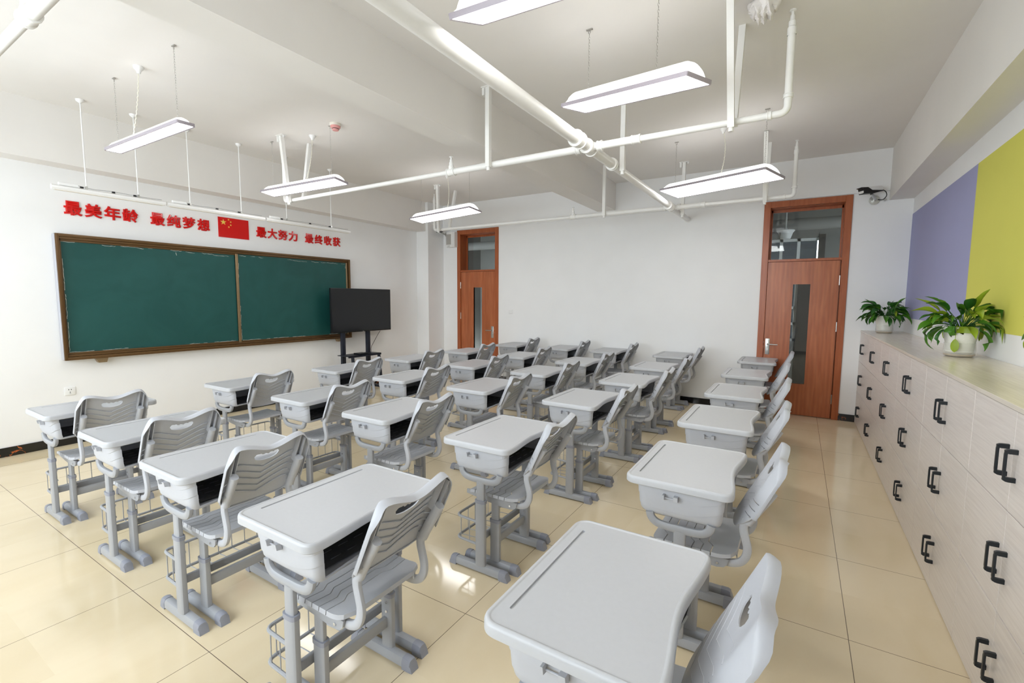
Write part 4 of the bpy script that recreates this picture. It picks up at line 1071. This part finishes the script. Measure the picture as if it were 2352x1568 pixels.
hanger('V shaped struts above the far corner speaker', [((-0.585, 5.0, ZC-0.001), (-0.84, 5.315, 2.715)), ((-0.58, 5.46, ZC-0.001), (-0.70, 5.425, 2.73))], True)

# ================================================================== TELEVISION AND STAND
def tv():
    x, y, z, w, h = -1.646, 4.332, 1.354, 1.23, 0.71
    t = empty('television', (x, y, z)); tag(t, 'black flat television on a wheeled stand beside the chalkboard', 'television')
    one('tv_body', lambda bm: box(bm, -0.043, -0.004, -w/2, w/2, -h/2, h/2, 0.004, 2), M['black'], t)
    one('screen', lambda bm: box(bm, -0.004, -0.0015, -w/2+0.010, w/2-0.010, -h/2+0.018, h/2-0.010), M['blackgloss'], t, smooth=False)
    one('tv_logo', lambda bm: box(bm, -0.004, -0.0005, -0.012, 0.012, -h/2+0.005, -h/2+0.011), M['steel'], t, smooth=False)
    s = empty('tv_stand', (-1.70, 4.23, 0)); tag(s, 'dark metal television stand with shelf in front of the white wall', 'stand')
    S_ = lambda y_: y_-4.23
    for yy in (3.973, 4.483):
        one('post', lambda bm: box(bm, -0.045, 0.005, S_(yy)-0.035, S_(yy)+0.035, 0.07, 1.65, 0.006, 2), M['navy'], s)
    one('shelf', lambda bm: (box(bm, -0.02, 0.26, S_(3.86), S_(4.52), 0.628, 0.640, 0.003, 1), box(bm, 0.24, 0.26, S_(3.86), S_(4.52), 0.610, 0.640)), M['navy'], s, smooth=False)
    for yy in (3.945, 4.485):
        one('shelf_brace', lambda bm: prism(bm, [(0.225, 0.615), (0.255, 0.615), (0.31, 0.08), (0.28, 0.08)], 'xz', S_(yy)-0.02, S_(yy)+0.02), M['navy'], s, smooth=False)
    for yy in (3.945, 4.485):
        b = one('base_bar', lambda bm: box(bm, -0.10, 0.42, S_(yy)-0.025, S_(yy)+0.025, 0.06, 0.10, 0.004, 1), M['navy'], s)
        for xx in (-0.08, 0.40): one('caster', lambda bm: tube(bm, [(xx, S_(yy)-0.012, 0.03), (xx, S_(yy)+0.012, 0.03)], 0.03, 16), M['black'], b)
        one('caster_fork', lambda bm: [box(bm, xx-0.012, xx+0.012, S_(yy)-0.016, S_(yy)+0.016, 0.034, 0.062) for xx in (-0.08, 0.40)], M['black'], b, smooth=False)
    one('mount_plate', lambda bm: box(bm, 0.004, 0.0095, S_(3.95), S_(4.51), 1.2, 1.5), M['navy'], s, smooth=False)
    d = one('set_top_box', lambda bm: box(bm, -0.07, 0.07, -0.085, 0.085, 0, 0.022, 0.003, 1), M['black']); d.location = (-1.545, 4.175, 0.6405)
    tag(d, 'small black box lying on the television stand shelf', 'media box')
    cb = one('tv_cable', lambda bm: tube(bm, smooth_path([(-1.672, 4.72, 0.992), (-1.668, 4.66, 0.93), (-1.655, 4.55, 0.80), (-1.65, 4.49, 0.72), (-1.63, 4.47, 0.655), (-1.56, 4.40, 0.645), (-1.53, 4.25, 0.652)], 6), 0.004, 6), M['black'])
    tag(cb, 'thin black cable looping from the television down to the stand shelf', 'cable')
tv()

# ================================================================== SMALL WALL AND CEILING THINGS
def socket(loc, label):
    t = empty('wall_socket', loc); tag(t, label, 'socket')
    one('face_plate', lambda bm: box(bm, 0.0005, 0.009, -0.043, 0.043, -0.043, 0.043, 0.003, 2), M['white'], t)
    def slots(bm):
        for y, z in ((-0.010, 0.016), (0.010, 0.016), (0, -0.012)): box(bm, 0.0088, 0.0096, y-0.003, y+0.003, z-0.005, z+0.005)
        box(bm, 0.0088, 0.0096, -0.006, 0.006, -0.026, -0.023)
    one('pin_slot', slots, M['black'], t, smooth=False)
socket((XF, 0.707, 0.564), 'white wall socket low on the front wall below the chalkboard')
socket((XF, 4.127, 0.552), 'white wall socket behind the television stand post')
sw = empty('light_switch', (-0.034, YD, 1.32)); tag(sw, 'white light switch on the door wall right of the narrow door', 'switch')
one('switch_plate', lambda bm: box(bm, -0.043, 0.043, -0.008, -0.0005, -0.043, 0.043, 0.003, 2), M['white'], sw)
one('rocker', lambda bm: box(bm, -0.030, 0.030, -0.011, -0.007, -0.030, 0.030, 0.002, 1), M['white'], sw)

sm = empty('smoke_alarm', (0.235, 2.42, ZC)); tag(sm, 'round pink smoke alarm on the ceiling', 'smoke alarm')
one('alarm_base', lambda bm: lathe(bm, [(0, -0.0005), (0.055, -0.0005), (0.057, -0.018), (0.052, -0.026), (0, -0.026)], seg=28), M['cream'], sm)
one('alarm_head', lambda bm: lathe(bm, [(0, -0.024), (0.050, -0.024), (0.052, -0.040), (0.040, -0.052), (0.036, -0.054), (0.036, -0.062), (0.030, -0.072), (0, -0.073)], seg=28), M['pink'], sm)
one('alarm_vent', lambda bm: lathe(bm, [(0.0365, -0.053), (0.038, -0.056), (0.0365, -0.059)], seg=28), M['black'], sm)

sp = empty('wall_speaker', (-1.385, YD, 2.71)); tag(sp, 'white wall speaker with grey grille beside the narrow door', 'speaker')
one('speaker_case', lambda bm: (prism(bm, [(-0.11, -0.006), (0.115, -0.006), (0.105, -0.10), (0.07, -0.135), (-0.06, -0.135), (-0.10, -0.10)], 'xy', -0.145, 0.145)), M['white'], sp, smooth=False)
one('speaker_grille', lambda bm: box(bm, -0.075, 0.045, -0.139, -0.134, -0.10, 0.10, 0.002, 1), M['speaker'], sp)
one('name_strip', lambda bm: box(bm, -0.04, 0.02, -0.137, -0.134, -0.130, -0.122), M['greyband'], sp, smooth=False)

def cctv(loc, az, label, k=1.0):
    t = empty('security_camera', loc); tag(t, label, 'camera')
    m = Matrix.Rotation(az, 4, 'Z')
    def T(fn):
        def g(bm): fn(bm); bm.transform(Matrix.Scale(k, 4)); bm.transform(m)
        return g
    # local: wall behind at -x; camera looks along +x
    one('wall_mount', T(lambda bm: (tube(bm, [(-0.075, 0, -0.085), (-0.060, 0, -0.085)], 0.048, 24), tube(bm, [(-0.062, 0, -0.085), (-0.03, 0, -0.085), (-0.01, 0, -0.03)], 0.013, 10))), M['steel'], t)
    one('camera_body', T(lambda bm: loft(bm, [[(x, a, b) for a, b in rrect(-0.034*f, 0.034*f, -0.034*f+dz, 0.034*f+dz, 0.016, 4)] for x, f, dz in ((-0.10, 0.85, 0.0), (-0.09, 1, 0), (0.10, 1, 0.0), (0.15, 0.98, 0.0))])), M['white'], t)
    one('camera_front', T(lambda bm: (box(bm, 0.10, 0.156, -0.036, 0.036, -0.036, 0.030, 0.006, 2), prism(bm, [(-0.09, -0.040), (0.11, -0.040), (0.11, 0.028), (0.06, -0.005), (-0.09, -0.028)], 'xz', -0.0365, 0.0365), box(bm, 0.10, 0.185, -0.038, 0.038, 0.030, 0.036))), M['black'], t, smooth=False)
    one('lens', T(lambda bm: tube(bm, [(0.15, 0, 0), (0.160, 0, 0)], 0.020, 18)), M['blackgloss'], t)
    one('camera_cable', T(lambda bm: tube(bm, smooth_path([(-0.10, 0, 0.0), (-0.14, 0.02, -0.03), (-0.13, 0.03, -0.08), (-0.06, 0.02, -0.10)], 6), 0.004, 6)), M['black'], t)
# big camera on the beam beside the wide door: looks toward the front of the room
t_ = empty('security_camera', (5.22, 6.395, 2.80)); tag(t_, 'white and black bullet camera above the wide door by the lockers corner', 'camera')
def cam_mesh(parts, t, M4):
    for nm, fn, mm in parts:
        bm = bmesh.new(); fn(bm); bm.transform(M4); new_obj(nm, bm, mm, t)
def bullet(t, start, direction, k):
    d = Vector(direction).normalized(); u = Vector((0, 0, 1)); s = u.cross(d).normalized(); u = d.cross(s)
    M4 = Matrix(((d.x, s.x, u.x, start[0]), (d.y, s.y, u.y, start[1]), (d.z, s.z, u.z, start[2]), (0, 0, 0, 1))) @ Matrix.Scale(k, 4)
    cam_mesh([
        ('camera_body', lambda bm: loft(bm, [[(x, a, b) for a, b in rrect(-0.040*f, 0.040*f, -0.036*f, 0.040*f, 0.016, 4)] for x, f in ((-0.12, 0.86), (-0.11, 1), (0.12, 1), (0.135, 0.96))]), M['white']),
        ('camera_shroud', lambda bm: (prism(bm, [(-0.115, -0.030), (-0.115, -0.018), (0.02, -0.005), (0.075, 0.034), (0.160, 0.038), (0.160, 0.030), (0.140, 0.024), (0.128, -0.044), (0.0, -0.044)], 'xz', -0.042, 0.042)), M['black']),
        ('lens', lambda bm: tube(bm, [(0.126, 0, -0.004), (0.134, 0, -0.004)], 0.020, 18), M['black'])], t, M4)
bullet(t_, (-0.035, -0.20, 0.085), (-0.80, -0.55, -0.10), 0.95)
one('wall_mount', lambda bm: (tube(bm, [(0.02, -0.001, -0.005), (0.02, -0.018, -0.005)], 0.055, 28), tube(bm, fillet([(0.02, -0.015, -0.005), (0.02, -0.10, -0.005), (-0.03, -0.18, 0.045)], 0.04), 0.016, 12)), M['steel'], t_)
one('camera_cable', lambda bm: tube(bm, smooth_path([(0.055, -0.14, 0.095), (0.11, -0.10, 0.075), (0.13, -0.06, 0.03), (0.10, -0.03, -0.01), (0.05, -0.03, -0.005)], 6), 0.005, 6), M['black'], t_)
one('cable_gland', lambda bm: tube(bm, [(0.125, -0.001, -0.012), (0.125, -0.03, -0.012)], 0.015, 12), M['steel'], t_)
t2 = empty('security_camera', (-1.55, 6.395, 2.88)); tag(t2, 'white bullet camera with black front above the wall speaker', 'camera')
bullet(t2, (0.0, -0.22, 0.0), (0.30, -0.95, -0.12), 0.8)
one('wall_mount', lambda bm: (tube(bm, [(0.0, -0.001, -0.05), (0.0, -0.018, -0.05)], 0.045, 24), tube(bm, fillet([(0, -0.015, -0.05), (0, -0.10, -0.05), (0, -0.18, -0.03)], 0.03), 0.014, 10)), M['steel'], t2)

def wrapped(bm):
    rnd = random.Random(5)
    bmesh.ops.create_icosphere(bm, subdivisions=4, radius=0.085)
    for v in bm.verts:
        n = v.co.normalized(); f = 1+0.07*math.sin(n.x*7+n.z*4)+0.06*math.sin(n.y*8-n.x*4)+0.03*math.sin(n.z*13+n.y*7)
        v.co = Vector((n.x*0.085*f, n.y*0.085*f, n.z*0.075*f-0.05))
        if v.co.z < -0.07: v.co.x *= 0.85; v.co.z -= 0.012*math.sin(n.x*14)
        if v.co.z > -0.001: v.co.z = -0.001
wp = one('wrapped_fan_mount', wrapped, M['bag'], angle=25); wp.location = (4.24, 2.46, ZC); tag(wp, 'ceiling fitting wrapped in crumpled white plastic, beside the upturned pipe end', 'wrapped fitting')
